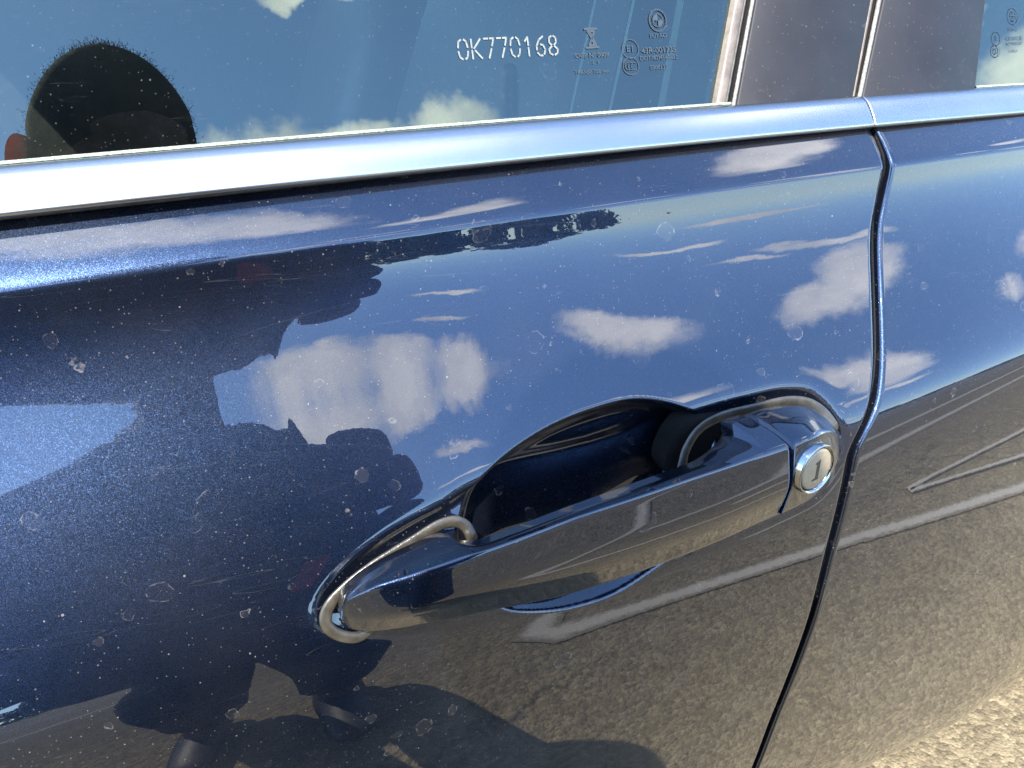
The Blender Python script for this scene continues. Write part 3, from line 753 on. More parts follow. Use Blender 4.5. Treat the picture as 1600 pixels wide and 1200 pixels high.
def circle(r, cx=0, cy=0, n=28, a0=0, a1=360):
    return [(cx + r*math.cos(math.radians(a0 + (a1-a0)*i/n)), cy + r*math.sin(math.radians(a0 + (a1-a0)*i/n))) for i in range(n+1)]
def strokes_at(name, key, strokes, w, par=FD, o=.0030, sx=1.0):
    x, s = mkpos(key)
    return par(link(name, ribbon_mesh(name, strokes, w, x, s, o, sx), M['etchdim'], None, smooth=False))
etched('etched_text', 'OGP', 'OGP N\u00b0 0009', .0027, bold=.02, squash=1.15)
etched('etched_text', 'N15', '15  6', .0021, bold=.01, squash=1.3)
etched('etched_text', 'TR', 'TRANSP 70% min', .0024, bold=.01, squash=1.05)
etched('etched_text', 'FU', 'FUYAO', .0027, bold=.01, squash=1.1)
etched('etched_text', 'R43', '43R-001735', .0036, bold=.015, squash=1.12)
etched('etched_text', 'DOT', 'DOT782M540AS2', .0027, bold=.01, squash=1.05)
etched('etched_text', 'EDO', 'E000137', .0026, bold=.01, squash=1.1)
etched('etched_text', 'E1', 'E1', .0042, bold=.01, squash=1.05)
strokes_at('etched_ring', 'E1', [circle(.0041)], .00040, sx=1.1)
strokes_at('etched_ring', 'CCC', [circle(.0038)] + [circle(.0016, cx, 0, 14, 60, 300) for cx in (-.0012, .0003, .0018)], .00040, sx=1.15)
strokes_at('etched_seal', 'N', [[(-.0032, .0040), (.0032, .0040)], [(-.0020, .0030), (.0020, .0030), (-.0016, -.0030), (.0022, -.0030)], [(-.0014, .0030), (.0012, -.0028)], [(-.0008, .003), (.0020, -.0028)], [(-.0034, -.0040), (.0034, -.0040)]], .0009)
strokes_at('etched_emblem', 'B', [circle(.0049), circle(.0046), circle(.0029)], .00040, sx=1.0)
# quarters of the emblem
x, s = mkpos('B'); V, F = [], []
for a0 in (90, 270):
    k = len(V); V.append(gpt(x, s, .0030))
    for i in range(9):
        a = math.radians(a0 + 90*i/8); V.append(gpt(x + .0028*math.cos(a), s + .0028*math.sin(a), .0030))
    F += [(k, k+i, k+i+1) for i in range(1, 9)]
FD(link('etched_emblem_quarter', mesh_np('etched_emblem_quarter', V, F), M['etchdim'], None, smooth=False))
etched('etched_text', 'B', 'B  M  W', .0016, bold=.01).location.z += 0
# rear pane marks
strokes_at('etched_emblem', 'RB', [circle(.0044), circle(.0026), [(-.0026, 0), (.0026, 0)], [(0, -.0026), (0, .0026)]], .0004, RD, .0016)
etched('etched_text', 'RF', 'FUYAO', .0025, RD, .0016)
strokes_at('etched_ring', 'RE', [circle(.0036)], .0004, RD, .0016); etched('etched_text', 'RE', 'E', .0036, RD, .0016)
strokes_at('etched_ring', 'RC', [circle(.0032), circle(.0014)], .0004, RD, .0016)
etched('etched_text', 'RR', '43R-001735', .0030, RD, .0016); etched('etched_text', 'RD', 'AS2 M540DOT', .0022, RD, .0016); etched('etched_text', 'RX', 'E-1004', .0022, RD, .0016)

# ---- the cabin behind the glass
PX = lambda o: adopt(o, car)
sill = []
xs = np.linspace(-.78, 1.1, 60)
P = np.stack([np.stack([xs, yD(xs) + a, zA(xs) + b_], 1) for a, b_ in ((.036, -.012), (.041, -.006), (.052, -.004), (.075, -.010), (.095, -.03), (.11, -.10), (.11, -.40))], 1)
PX(link('door_card', grid_mesh('door_card', P), M['interior']))
PX(lathe('lock_pin', [(.0046, 0.0), (.0046, -.018), (.0042, -.021), (.0030, -.0232), (.0012, -.0241), (.00001, -.0243)], M['leather'], Vector((.1535, .121, .9515)), Matrix.Rotation(math.radians(90), 3, 'X').inverted(), seg=20))
# pillar lining with its folded edges and the belt
ss = np.linspace(-.03, .36, 20)
def inner_strip(name, xa, xb, y0, mat, k=.38, dy=.0):
    P = np.stack([np.stack([xa + (xb-xa)*f + k*ss, y0 + dy*f + ss*TG, .955 + ss], 1) for f in np.linspace(0, 1, 5)], 0)
    return PX(link(name, grid_mesh(name, P), mat))
inner_strip('pillar_lining', .262, .42, .155, M['interior'], dy=.04)
inner_strip('pillar_lining_edge', .258, .2625, .150, M['interior_light'])
inner_strip('seat_belt', .222, .246, .185, M['interior'], k=.42)
inner_strip('seat_belt_edge', .2465, .2485, .184, M['interior_light'], k=.42)
inner_strip('seat_belt_edge', .2205, .2220, .184, M['interior_light'], k=.42)
def cushion(name, c, s, rot=None, bev=.05):
    bm = bmesh.new(); box_bm(bm, Vector((0, 0, 0)), s)
    bmesh.ops.subdivide_edges(bm, edges=bm.edges[:], cuts=3, use_grid_fill=True)
    for v in bm.verts:
        q = Vector((v.co.x/s[0]*2, v.co.y/s[1]*2, v.co.z/s[2]*2)); l = max(abs(q.x), abs(q.y), abs(q.z)); n = q.length
        k = .5*l/n + .5 if n > 0 else 1
        v.co *= (.35*(l/n*1.2) + .65) if n > 0 else 1
    bmesh.ops.transform(bm, matrix=Matrix.Translation(c) @ (rot.to_4x4() if rot else Matrix.Identity(4)), verts=bm.verts)
    o = bm_obj(name, bm, M['leather'], None, True)
    md = o.modifiers.new('round', 'SUBSURF'); md.levels = 2; md.render_levels = 2
    return PX(o)
tilt = Matrix.Rotation(math.radians(18), 3, 'Y')
cushion('seat_back', Vector((.30, .52, .80)), (.16, .46, .62), tilt)
cushion('head_rest', Vector((.42, .52, 1.19)), (.10, .26, .17), tilt)
cushion('seat_base', Vector((.02, .52, .46)), (.50, .48, .16))
cushion('seat_back', Vector((.30, 1.22, .80)), (.16, .46, .62), tilt)
cushion('head_rest', Vector((.42, 1.22, 1.19)), (.10, .26, .17), tilt)
PX(box('dashboard', Vector((-.75, .87, .84)), (.30, 1.36, .20), M['interior'], None, .04))
PX(box('dashboard_edge', Vector((-.60, .80, .93)), (.012, 1.3, .010), M['interior_light'], None, .003))
th = np.linspace(0, 2*np.pi, 49)[:-1]
SWR = Matrix.Rotation(math.radians(25), 3, 'Y')
P = np.array([SWR @ Vector((0, .185*math.cos(a), .185*math.sin(a))) + Vector((-.42, .52, .86)) for a in th])
PX(tube('steering_wheel', P, .015, M['leather'], seg=10, closed=True))
PX(box('cabin_floor', Vector((.1, 1.05, .27)), (2.4, 1.1, .04), M['black']))
# roof, far side and window frame close the cabin
yr = np.linspace(0, 1, 24)
xs = np.linspace(-.55, 1.15, 30)
P = np.stack([np.stack([xs, np.full(30, .225 + f*1.35), 1.315 + .10*np.sin(np.pi*f)**.7 + 0*xs - .04*((xs-.3)/.9)**2], 1) for f in yr], 1)
PX(link('roof', grid_mesh('roof', P, flip=False), M['paint_handle']))
P2 = P.copy(); P2[..., 2] -= .03
PX(link('roof_lining', grid_mesh('roof_lining', P2), M['interior']))
PX(tube('roof_rail', np.stack([xs, np.full(30, .222), 1.307 - .04*((xs-.3)/.9)**2], 1), .014, M['paint_handle'], seg=10))
PX(tube('windscreen_pillar', np.array([(-.95, .16, .91), (-.80, .19, 1.06), (-.55, .225, 1.30)]), .025, M['paint_handle'], seg=10))
P = np.stack([np.stack([xs, np.full(30, 1.72 - .06*f), np.full(30, .30 + f*.80)], 1) for f in (0, .5, 1)], 1)
PX(link('far_side', grid_mesh('far_side', P), M['leather']))
P = np.stack([np.stack([xs, np.full(30, 1.66 - .12*f), np.full(30, 1.10 + f*.20)], 1) for f in (0, .5, 1)], 1)
PX(link('far_window', grid_mesh('far_window', P), M['glass']))
PX(box('rear_bulkhead', Vector((1.2, .9, .70)), (.05, 1.4, .9), M['interior']))
PX(box('front_bulkhead', Vector((-.92, .9, .60)), (.05, 1.4, .66), M['interior']))
# front wing and rear quarter continue the same side surface
def side_panel(name, x0, x1, zlo):
    xs = np.linspace(x0, x1, 60); hv = np.concatenate([np.linspace(.16, 0, 50)[:-1], np.linspace(0, zlo, 40)])
    X = np.repeat(xs[:, None], len(hv), 1); Z = zE(X) + hv[None]; top = zbead(X); Z = np.minimum(Z, top)
    return PX(link(name, grid_mesh(name, np.stack([X, y_base(X, Z), Z], -1), flip=True), M['paint']))
side_panel('front_wing', -1.9, -.806, -.40)
side_panel('rear_quarter', 1.166, 2.2, -.40)
bn = np.linspace(0, 1, 16); xs = np.linspace(-1.9, -.80, 24)
P = np.stack([np.stack([xs, np.full(24, .10 + f*1.62), zbead(xs) - .004 + .07*math.sin(math.pi*f) + 0*xs], 1) for f in bn], 1)
PX(link('bonnet', grid_mesh('bonnet', P), M['paint']))
xs = np.linspace(1.17, 2.2, 24)
P = np.stack([np.stack([xs, np.full(24, .10 + f*1.62), zbead(xs) - .004 + .05*math.sin(math.pi*f) + 0*xs], 1) for f in bn], 1)
PX(link('boot_lid', grid_mesh('boot_lid', P), M['paint']))
for wx in (-1.25, 1.55):
    for wy in (.16, 1.62):
        w = PX(lathe('wheel', [(.30, .10), (.325, .08), (.33, 0), (.325, -.08), (.29, -.10), (.24, -.10)], M['rubber'], Vector((wx, wy, .33)), Matrix.Identity(3), seg=40))
        lathe('rim', [(.24, -.10), (.22, -.07), (.08, -.06), (.05, -.08), (.00001, -.08)], M['alu'], Vector((wx, wy, .33)), Matrix.Identity(3), seg=40).parent = w

# ------------------------------------------------------------------ ground
def ground_mat():
    m, b, out = new_mat('asphalt'); co = geo_pos(b)
    v = b.voro(co, 95); sc_ = b.n('ShaderNodeSeparateColor'); b.link(v.outputs['Color'], sc_.inputs[0])
    v2 = b.voro(co, 230); sc2 = b.n('ShaderNodeSeparateColor'); b.link(v2.outputs['Color'], sc2.inputs[0])
    big = b.noise(co, .8, 6, .6); mid = b.noise(co, 14, 6, .7)
    t = b.math('ADD', b.math('MULTIPLY', sc_.outputs[0], .5), b.math('MULTIPLY', sc2.outputs[0], .35))
    t = b.math('ADD', t, b.math('MULTIPLY', b.math('SUBTRACT', mid, .5), .9))
    t = b.math('ADD', t, b.math('MULTIPLY', b.math('SUBTRACT', big, .5), .9))
    c = b.ramp(t, [(.05, (.080, .063, .037)), (.45, (.136, .108, .064)), (.95, (.225, .180, .108))])
    # hairline cracks
    wob = b.vmath('ADD', co, b.vmath('SCALE', b.vmath('SUBTRACT', b.noise(co, 5, 5, .65, col=True), (.5, .5, .5)), scale=.35))
    cr = b.voro(wob, .9, 'DISTANCE_TO_EDGE'); k = b.math('SUBTRACT', 1.0, b.smooth(cr.outputs['Distance'], .002, .009))
    c = b.mixc(b.math('MULTIPLY', b.math('MULTIPLY', k, b.smooth(b.noise(co, .7, 3, .5), .5, .62)), .6), c, (.03, .026, .02, 1))
    p = principled(b, Base_Color=c, Roughness=.85, Specular_IOR_Level=.25)
    bn = b.n('ShaderNodeBump'); bn.inputs['Strength'].default_value = .9; bn.inputs['Distance'].default_value = .0035
    b.link(b.math('SUBTRACT', 1.0, b.math('ADD', v.outputs['Distance'], b.math('MULTIPLY', v2.outputs['Distance'], .5))), bn.inputs['Height'])
    b.link(bn.outputs[0], p.inputs['Normal']); b.link(p.outputs[0], out.inputs[0])
    return m
M['asphalt'] = ground_mat()
def sheet(name, x0, x1, y0, y1, z, mat, nx=2, ny=2, wob=0.0):
    X, Y = np.meshgrid(np.linspace(x0, x1, nx), np.linspace(y0, y1, ny), indexing='ij')
    return link(name, grid_mesh(name, np.stack([X, Y, np.full(X.shape, z)], -1)), mat)
gr_ = sheet('ground', -2500, 2500, -2500, 2500, 0, M['asphalt']); tag(gr_, kind='structure')
M['verge'] = simple('dry_grass_verge', (.12, .115, .05), .95, 0, .45, 1.5, .02, 30)
vg = sheet('grass_verge', -300, 300, -95, -34, .004, M['verge']); tag(vg, kind='structure')
def line_mat():
    m, b, out = new_mat('worn_white_paint'); co = geo_pos(b)
    at = b.n('ShaderNodeAttribute', attribute_name='edge').outputs['Fac']
    n = b.noise(co, 70, 6, .7)
    f = b.smooth(b.math('ADD', at, b.math('MULTIPLY', b.math('SUBTRACT', n, .5), 1.3)), .1, .75)
    v = b.voro(co, 95)
    base = b.ramp(b.noise(co, 40, 5, .7), [(.3, (.11, .092, .064)), (.7, (.17, .142, .098))])
    c = b.mixc(b.math('MULTIPLY', f, .62), base, (.46, .43, .37, 1))
    p = principled(b, Base_Color=c, Roughness=.85, Specular_IOR_Level=.25); b.link(p.outputs[0], out.inputs[0])
    return m
M['line'] = line_mat()
def marking(name, pts, w, z=.004, n=90):
    """worn painted line along a path; w is one width or one per path point"""
    pts = np.array(pts, float); W = np.broadcast_to(np.asarray(w, float), (len(pts),))
    q = catmull(np.c_[pts, W], n); c = q[:, :2]; W = q[:, 2:]
    t = np.gradient(c, axis=0); t /= np.linalg.norm(t, axis=1)[:, None]; nn = np.c_[-t[:, 1], t[:, 0]]
    P = np.stack([np.c_[c + nn*W*1.7*k, np.full(n, z)] for k in (-1.0, 0, 1.0)], 0)
    me = grid_mesh(name, P, flip=True)
    a_ = me.attributes.new('edge', 'FLOAT', 'POINT'); a_.data.foreach_set('value', np.repeat([0.0, 1.0, 0.0], n).astype(np.float32))
    o = link(name, me, M['line'], None, False); tag(o, kind='structure'); return o
marking('road_marking', [(2.6, -3.9), (.98, -1.44), (.60, -.86), (.475, -.668), (.46, -.625), (.54, -.607), (.75, -.57), (3.4, -.05)], [.02, .016, .016, .030, .034, .026, .018, .018])
marking('road_marking', [(4.6, -.80), (2.0, -.635), (1.5, -.603), (1.43, -.585), (1.52, -.565), (2.6, -.33)], [.009, .008, .008, .010, .008, .007], .008)
marking('road_marking', [(1.1, -.90), (5, -2.43), (9.0, -3.9)], .034)
marking('road_marking', [(1.0, -1.28), (6, -3.5), (12, -6.2)], .05)
marking('road_marking', [(-9, -4.4), (-4, -4.0), (-.2, -3.6)], .08)
marking('road_marking', [(-14, -9), (2, -9.8), (18, -10.5)], .10)

# ------------------------------------------------------------------ trees and buildings on the far side of the car park
def leaf_mat(name, c0, c1):
    m, b, out = new_mat(name)
    n = b.noise(geo_pos(b), 1.3, 4, .6)
    c = b.mixc(b.smooth(n, .35, .65), (*c0, 1), (*c1, 1))
    p = principled(b, Base_Color=c, Roughness=.6); b.link(p.outputs[0], out.inputs[0]); return m
M['leaf'] = leaf_mat('dark_leaves', (.022, .040, .014), (.050, .075, .025))
M['leaf2'] = leaf_mat('olive_leaves', (.035, .045, .016), (.07, .08, .03))
M['bark'] = simple('bark', (.09, .07, .05), .9, 0, .3, 6, .02, 20)
def tree(x, y, h, w, seed, label, mat, n=2200, trunk_frac=.12, group='trees across the car park'):
    rs = np.random.RandomState(seed)
    t = empty('leafy_tree', (x, y, 0)); tag(t, label, 'tree', group)
    path = np.array([(0, 0, 0), (.02*w, 0, h*.15), (-.02*w, .03*w, h*.35), (.03*w, 0, h*.75)])
    tube('trunk', catmull(path, 12), np.linspace(.035*h, .008*h, 12), M['bark'], t, seg=8)
    for k in range(3):
        a = rs.uniform(0, 6.28); s0 = h*rs.uniform(.28, .45)
        tube('limb', catmull(np.array([(0, 0, s0), (.18*w*math.cos(a), .18*w*math.sin(a), s0+.12*h), (.34*w*math.cos(a), .34*w*math.sin(a), s0+.3*h)]), 8), np.linspace(.014*h, .004*h, 8), M['bark'], t, seg=6)
    # clumps of leaf-sized faces spread through the crown
    nc = 26; cc = rs.normal(size=(nc, 3)); cc /= np.linalg.norm(cc, axis=1)[:, None]; cc *= rs.uniform(.25, 1, (nc, 1))**.5
    cc = cc*np.array([w*.42, w*.42, h*(1-trunk_frac)*.42]) + np.array([0, 0, h*(trunk_frac + (1-trunk_frac)*.5)])
    cr = rs.uniform(.10, .2, nc)*w
    i = rs.randint(0, nc, n); p = rs.normal(size=(n, 3)); p = p/np.linalg.norm(p, axis=1)[:, None]*rs.uniform(.3, 1.05, (n, 1)); p = cc[i] + p*cr[i][:, None]*np.array([1, 1, .85])
    s = rs.uniform(.03, .06, n)*h
    u = rs.normal(size=(n, 3)); u /= np.linalg.norm(u, axis=1)[:, None]; v = np.cross(u, rs.normal(size=(n, 3))); v /= np.linalg.norm(v, axis=1)[:, None]
    V = np.stack([p - u*s[:, None], p + v*s[:, None]*.6, p + u*s[:, None], p - v*s[:, None]*.6], 1).reshape(-1, 3)
    F = np.arange(4*n).reshape(-1, 4)
    link('crown', mesh_np('crown', V, F), mat, t, False)
    return t
L1 = 'dark leafy tree in the continuous row beyond the far edge of the car park'
L2 = 'low rounded tree standing near the pale buildings past the end of the tree row'
k = 0
for az, dist, h, w, nm, mt in (
    (-46, 66, 8.0, 8, 'broad', 'leaf'), (-39, 62, 6.8, 7, 'olive', 'leaf2'), (-32, 70, 8.4, 9, 'broad', 'leaf'), (-26, 64, 7, 7, 'dark', 'leaf'), (-19, 68, 8, 9, 'broad', 'leaf'),
    (-12, 61, 6.5, 7, 'olive', 'leaf2'), (-6, 66, 7.5, 8, 'dark', 'leaf'), (0, 63, 6.6, 8, 'broad', 'leaf'), (5, 68, 7.2, 8, 'dark', 'leaf'), (10, 62, 6.4, 8, 'broad', 'leaf'), (15, 66, 6.8, 8, 'olive', 'leaf'),
    (19.5, 60, 8.8, 10, 'tall', 'leaf'), (24.5, 64, 5.6, 7, 'low', 'leaf'), (28, 70, 4.4, 6, 'low', 'leaf2'), (44.5, 58, 4.2, 4.0, 'small', 'leaf'),
    (49, 74, 3.6, 5, 'small', 'leaf2'), (53, 70, 4.2, 6, 'low', 'leaf'), (57, 72, 4.6, 7, 'dark', 'leaf'), (61, 66, 4.0, 6, 'low', 'leaf'), (65, 70, 5.0, 7, 'broad', 'leaf'), (70, 62, 4.6, 7, 'dark', 'leaf')):
    a = math.radians(az); k += 1
    tree(dist*math.sin(a), -dist*math.cos(a), h, w, 40 + k, {'broad': L1, 'olive': L1, 'dark': L1, 'tall': 'tallest and widest dark tree at the right end of the continuous tree row', 'low': L2, 'small': L2}[nm], M[mt])

def pale_building(x0, x1, y, h, depth, label, nwin, roof_h=1.2):
    t = empty('pale_building', ((x0+x1)/2, y, 0)); tag(t, label, 'building')
    w = x1-x0
    box('wall', Vector((0, -depth/2, h/2)), (w, depth, h), M['wall'], t)
    bm = bmesh.new()
    vs = [bm.verts.new(v) for v in ((-w/2-.5, .5, h), (w/2+.5, .5, h), (w/2+.5, -depth-.5, h), (-w/2-.5, -depth-.5, h), (-w/2-.5, -depth/2, h+roof_h), (w/2+.5, -depth/2, h+roof_h))]
    for f in ((0, 1, 5, 4), (2, 3, 4, 5), (0, 4, 3), (1, 2, 5), (0, 3, 2, 1)): bm.faces.new([vs[k] for k in f])
    bm_obj('roof', bm, M['roof'], t)
    for i in range(nwin):
        xx = -w/2 + w*(i+.5)/nwin
        fr_ = box('window', Vector((xx, .02, h*.55)), (w/nwin*.5, .08, h*.42), M['interior_light'], t)
        p_ = box('pane', Vector((0, 0, 0)), (w/nwin*.44, .03, h*.36), M['slot'], t); p_.location = (xx, .065, h*.55) if False else (0, 0, 0)
        p_.data.transform(Matrix.Translation((xx, .07, h*.55))); p_.parent = fr_
    return t
M['wall'] = simple('pale_render_wall', (.36, .33, .30), .8, 0, .1, .4)
M['roof'] = simple('grey_sheet_roof', (.30, .28, .27), .6, 0, .12, .5)
pale_building(50, 74, -76, 5.0, 12, 'long low pale building with a grey sheet roof behind the trees', 12, .8)
pale_building(80, 96, -62, 4.0, 8, 'short pale shed with a grey roof at the edge of the car park', 5, .7)

# a far-off wood that closes the horizon: nobody could count its trees
rs = np.random.RandomState(11); n = 26000
az = np.radians(rs.uniform(-88, 88, n)); dist = rs.uniform(150, 235, n)
prof = 4.2 + 1.6*np.sin(az*9) + 1.1*np.sin(az*23 + 1) + .8*np.sin(az*57 + 2)
hh = np.abs(prof)*rs.uniform(0, 1, n)**.7
p = np.stack([dist*np.sin(az), -dist*np.cos(az), hh], 1)
u = rs.normal(size=(n, 3)); u /= np.linalg.norm(u, axis=1)[:, None]; v = np.cross(u, rs.normal(size=(n, 3))); v /= np.linalg.norm(v, axis=1)[:, None]
s_ = rs.uniform(.5, 1.1, n)[:, None]
fw = link('distant_woods', mesh_np('distant_woods', np.stack([p - u*s_, p + v*s_*.7, p + u*s_, p - v*s_*.7], 1).reshape(-1, 3), np.arange(4*n).reshape(-1, 4)), M['leaf'], None, False)
tag(fw, 'long low far-off wood closing the horizon behind the car park', None, None, 'stuff')

# ------------------------------------------------------------------ the person taking the picture
def skin_mesh(nodes, edges, levels=2, root=0):
    """nodes: list of (x, y, z, rx, ry) -> evaluated Skin + Subdivision mesh as (V, F)"""
    me = bpy.data.meshes.new('tmp'); me.from_pydata([n[:3] for n in nodes], edges, [])
    o = bpy.data.objects.new('tmp', me); C.objects.link(o)
    o.modifiers.new('skin', 'SKIN'); s = o.modifiers.new('sub', 'SUBSURF'); s.levels = levels; s.render_levels = levels
    lay = me.skin_vertices[0].data if me.skin_vertices else None
    if lay is None:
        bpy.context.view_layer.update(); me.attributes.new
        lay = me.skin_vertices[0].data
    for i, n in enumerate(nodes): lay[i].radius = (n[3], n[4]); lay[i].use_root = (i == root)
    dg = bpy.context.evaluated_depsgraph_get(); ev = o.evaluated_get(dg).to_mesh()
    V = [tuple(v.co) for v in ev.vertices]; F = [tuple(p.vertices) for p in ev.polygons]
    o.to_mesh_clear(); bpy.data.objects.remove(o); bpy.data.meshes.remove(me)
    return V, F
def chain(*pts): return [tuple(p) if len(p) == 5 else (*p, p[3]) for p in pts]
def merge(*vf):
    V, F = [], []
    for v, f in vf:
        k = len(V); V += v; F += [tuple(i + k for i in q) for q in f]
    return V, F

def skin_shader():
    m, b, out = new_mat('skin')
    n = b.noise(geo_pos(b), 90, 4, .6)
    c = b.mixc(b.smooth(n, .35, .65), (.085, .042, .028, 1), (.12, .06, .04, 1))
    p = principled(b, Base_Color=c, Roughness=.65, Specular_IOR_Level=.15, Subsurface_Weight=.15, Subsurface_Scale=.01)
    p.inputs['Subsurface Radius'].default_value = (1, .3, .15)
    b.link(p.outputs[0], out.inputs[0]); return m
def ear_shader():
    m, b, out = new_mat('ear_skin')
    p = principled(b, Base_Color=(.40, .20, .14, 1), Roughness=.5)
    t = b.n('ShaderNodeBsdfTranslucent'); t.inputs[0].default_value = (.75, .05, .03, 1)
    b.link(b.mixs(.55, p.outputs[0], t.outputs[0]), out.inputs[0]); return m
def cloth(name, c, scale=500):
    return simple(name, c, .85, 0, .25, 22, .0002, scale, spec=.2)
M['skin'] = skin_shader(); M['ear'] = ear_shader()
M['jacket'] = cloth('dark_jacket_cloth', (.060, .055, .066)); M['trousers'] = cloth('navy_trouser_cloth', (.020, .024, .045))
M['shoe'] = simple('dark_shoe', (.02, .018, .016), .5, 0, .2, 40)
M['hair'] = simple('dark_hair', (.016, .012, .009), .95, 0, .3, 300, spec=.05)
M['red'] = simple('red_plastic', (.42, .02, .03), .4, 0, .1, 60)
M['phone'] = simple('black_phone_glass', (.012, .012, .014), .12, 0, .05, 60)
M['cordm'] = simple('black_cord', (.012, .012, .012), .7, 0, .1, 300)

PB = Vector((0, -.76, 0))
person = empty('person', PB)
tag(person, 'person in a dark jacket and navy trousers leaning in to photograph the door handle', 'person')
def PP(o):
    o.parent = person; o.matrix_parent_inverse = Matrix.Translation(-PB); return o
HC = np.array([-.122, -.415, 1.288])                  # head centre
def head_mesh():
    nu, nv = 72, 48
    th = np.linspace(0, 2*np.pi, nu, endpoint=False); ph = np.linspace(.001, np.pi-.001, nv)
    T, Pp = np.meshgrid(th, ph, indexing='ij')
    x = np.sin(Pp)*np.cos(T); y = np.sin(Pp)*np.sin(T); z = np.cos(Pp)          # +y is the face
    X = x*.083; Y = y*.100; Z = z*.120
    low = np.clip(-z, 0, 1)
    X *= 1 - .30*low**1.3; Y *= 1 - .10*low                                       # jaw narrows
    Y += .012*low*(y > 0)
    g = lambda cx, cz, sx, sz: np.exp(-((x*.078-cx)/sx)**2 - ((z*.118-cz)/sz)**2)*(y > 0)
    Y += .022*g(0, -.022, .012, .020) + .012*g(0, -.002, .009, .022)              # nose
    Y += .006*g(0, .026, .050, .010)                                              # brow
    Y -= .008*g(.032, .006, .016, .011) + .008*g(-.032, .006, .016, .011)         # eye sockets
    Y += .005*g(0, -.060, .022, .006) + .004*g(0, -.072, .020, .006)              # lips
    Y += .010*g(0, -.100, .020, .016)                                             # chin
    G = np.stack([X, Y, Z], -1)
    V = G.reshape(-1, 3); I = np.arange(nu*nv).reshape(nu, nv); I = np.concatenate([I, I[:1]], 0)
    F = np.stack([I[:-1, :-1], I[:-1, 1:], I[1:, 1:], I[1:, :-1]], -1).reshape(-1, 4)
    R_ = np.array(Matrix.Rotation(math.radians(-22), 3, 'X') @ Matrix.Rotation(math.radians(-30), 3, 'Z'))
    return [tuple(HC + R_ @ p) for p in V], [tuple(int(i) for i in f) for f in F], R_
hv, hf, HR_ = head_mesh()
def hpt(p): return HC + HR_ @ np.array(p)

SHR, SHL = np.array([-.022, -.44, 1.112]), np.array([-.265, -.43, 1.085])
HANDR, HANDL = np.array([.085, -.316, 1.035]), np.array([-.062, -.262, .972])
ELR, ELL = np.array([.070, -.53, .87]), np.array([-.300, -.45, .85])
neck0 = np.array([-.112, -.46, 1.13]); 
def hand(at, wrist, side):
    """palm and five bent fingers holding the edge of the phone; side +1 right hand"""
    at = np.array(at); w = np.array(wrist); parts = []
    fwd = at - w; fwd /= np.linalg.norm(fwd)
    palm = chain((*w, .022, .020), (*(w + fwd*.035), .030, .018), (*(w + fwd*.075), .034, .016), (*(w + fwd*.092), .030, .013))
    parts.append(skin_mesh(palm, [(0, 1), (1, 2), (2, 3)], 2))
    inw = np.array([-side, .0, .0])
    for k, (L_, dz) in enumerate(((.070, .021), (.078, .007), (.073, -.007), (.058, -.021))):
        b0 = w + fwd*.070 + np.array([0, 0, dz]); b1 = b0 + fwd*.022 + np.array([0, .012, 0]); b2 = b1 + inw*L_*.40 + np.array([0, .010, 0]); b3 = b2 + inw*L_*.34 + np.array([0, -.004, 0])
        parts.append(skin_mesh(chain((*b0, .0105, .0105), (*b1, .0098, .0098), (*b2, .0088, .0088), (*b3, .0074, .0074)), [(0, 1), (1, 2), (2, 3)], 2))
    t0 = w + fwd*.03 + np.array([-side*.010, -.014, .018]); t1 = t0 + fwd*.03 + inw*.012 + np.array([0, -.014, .008]); t2 = t1 + inw*.026 + fwd*.012; t3 = t2 + inw*.020
    parts.append(skin_mesh(chain((*t0, .014, .014), (*t1, .0115, .0115), (*t2, .0105, .0105), (*t3, .0085, .0085)), [(0, 1), (1, 2), (2, 3)], 2))
    return merge(*parts)
WR = HANDR + np.array([.030, -.085, -.035]); WL = HANDL + np.array([-.045, -.080, -.035])
body_core = skin_mesh(chain(
    (-.06, -.66, .76, .14, .11), (-.09, -.60, .88, .135, .10), (-.12, -.53, .99, .14, .10), (-.122, -.475, 1.085, .10, .085), (*neck0, .058, .058), (*(HC + np.array([0, -.02, -.07])), .052, .055),
    (*SHR, .055, .05), (*ELR, .040, .040), (*WR, .026, .024), (*SHL, .055, .05), (*ELL, .040, .040), (*WL, .026, .024),
    (.03, -.66, .70, .085, .085), (.08, -.56, .42, .060, .062), (.10, -.72, .09, .040, .045), (.11, -.62, .045, .036, .03),
    (-.13, -.68, .70, .085, .085), (-.11, -.62, .42, .060, .062), (-.11, -.80, .09, .040, .045), (-.12, -.70, .045, .036, .03)),
    [(0, 1), (1, 2), (2, 3), (3, 4), (4, 5), (3, 6), (6, 7), (7, 8), (3, 9), (9, 10), (10, 11), (0, 12), (12, 13), (13, 14), (14, 15), (0, 16), (16, 17), (17, 18), (18, 19)], 2)
V_, F_ = merge(body_core, (hv, hf), hand(HANDR, WR, 1), hand(HANDL, WL, -1))
PP(link('body', mesh_np('body', V_, F_), M['skin']))
def ear(side):
    th = np.linspace(0, 2*np.pi, 28, endpoint=False); G = []
    for r in np.linspace(.01, 1, 8):
        row = []
        for t in th:
            a, b_ = r*math.cos(t), r*math.sin(t)
            row.append(hpt((side*(.080 + .013*(a + 1) - .007*(1 - r*r) + .003*math.sin(5*r)), -.008 - .016*(a + 1), .006 + .034*b_*(1 + .15*a))))
        G.append(row)
    G = np.array(G); back = G + (HR_ @ np.array([-side*.004, -.003, 0]))
    return PP(link('ear', grid_mesh('ear', np.concatenate([G, back[::-1]], 0), wrap_v=True), M['ear']))
ear(1); ear(-1)
# eyes
for s in (-1, 1):
    bm = bmesh.new(); bmesh.ops.create_uvsphere(bm, u_segments=16, v_segments=10, radius=.0118, matrix=Matrix.Translation(Vector(hpt((s*.031, .074, .006)))))
    PP(bm_obj('eye', bm, M['shoe'], None, True))
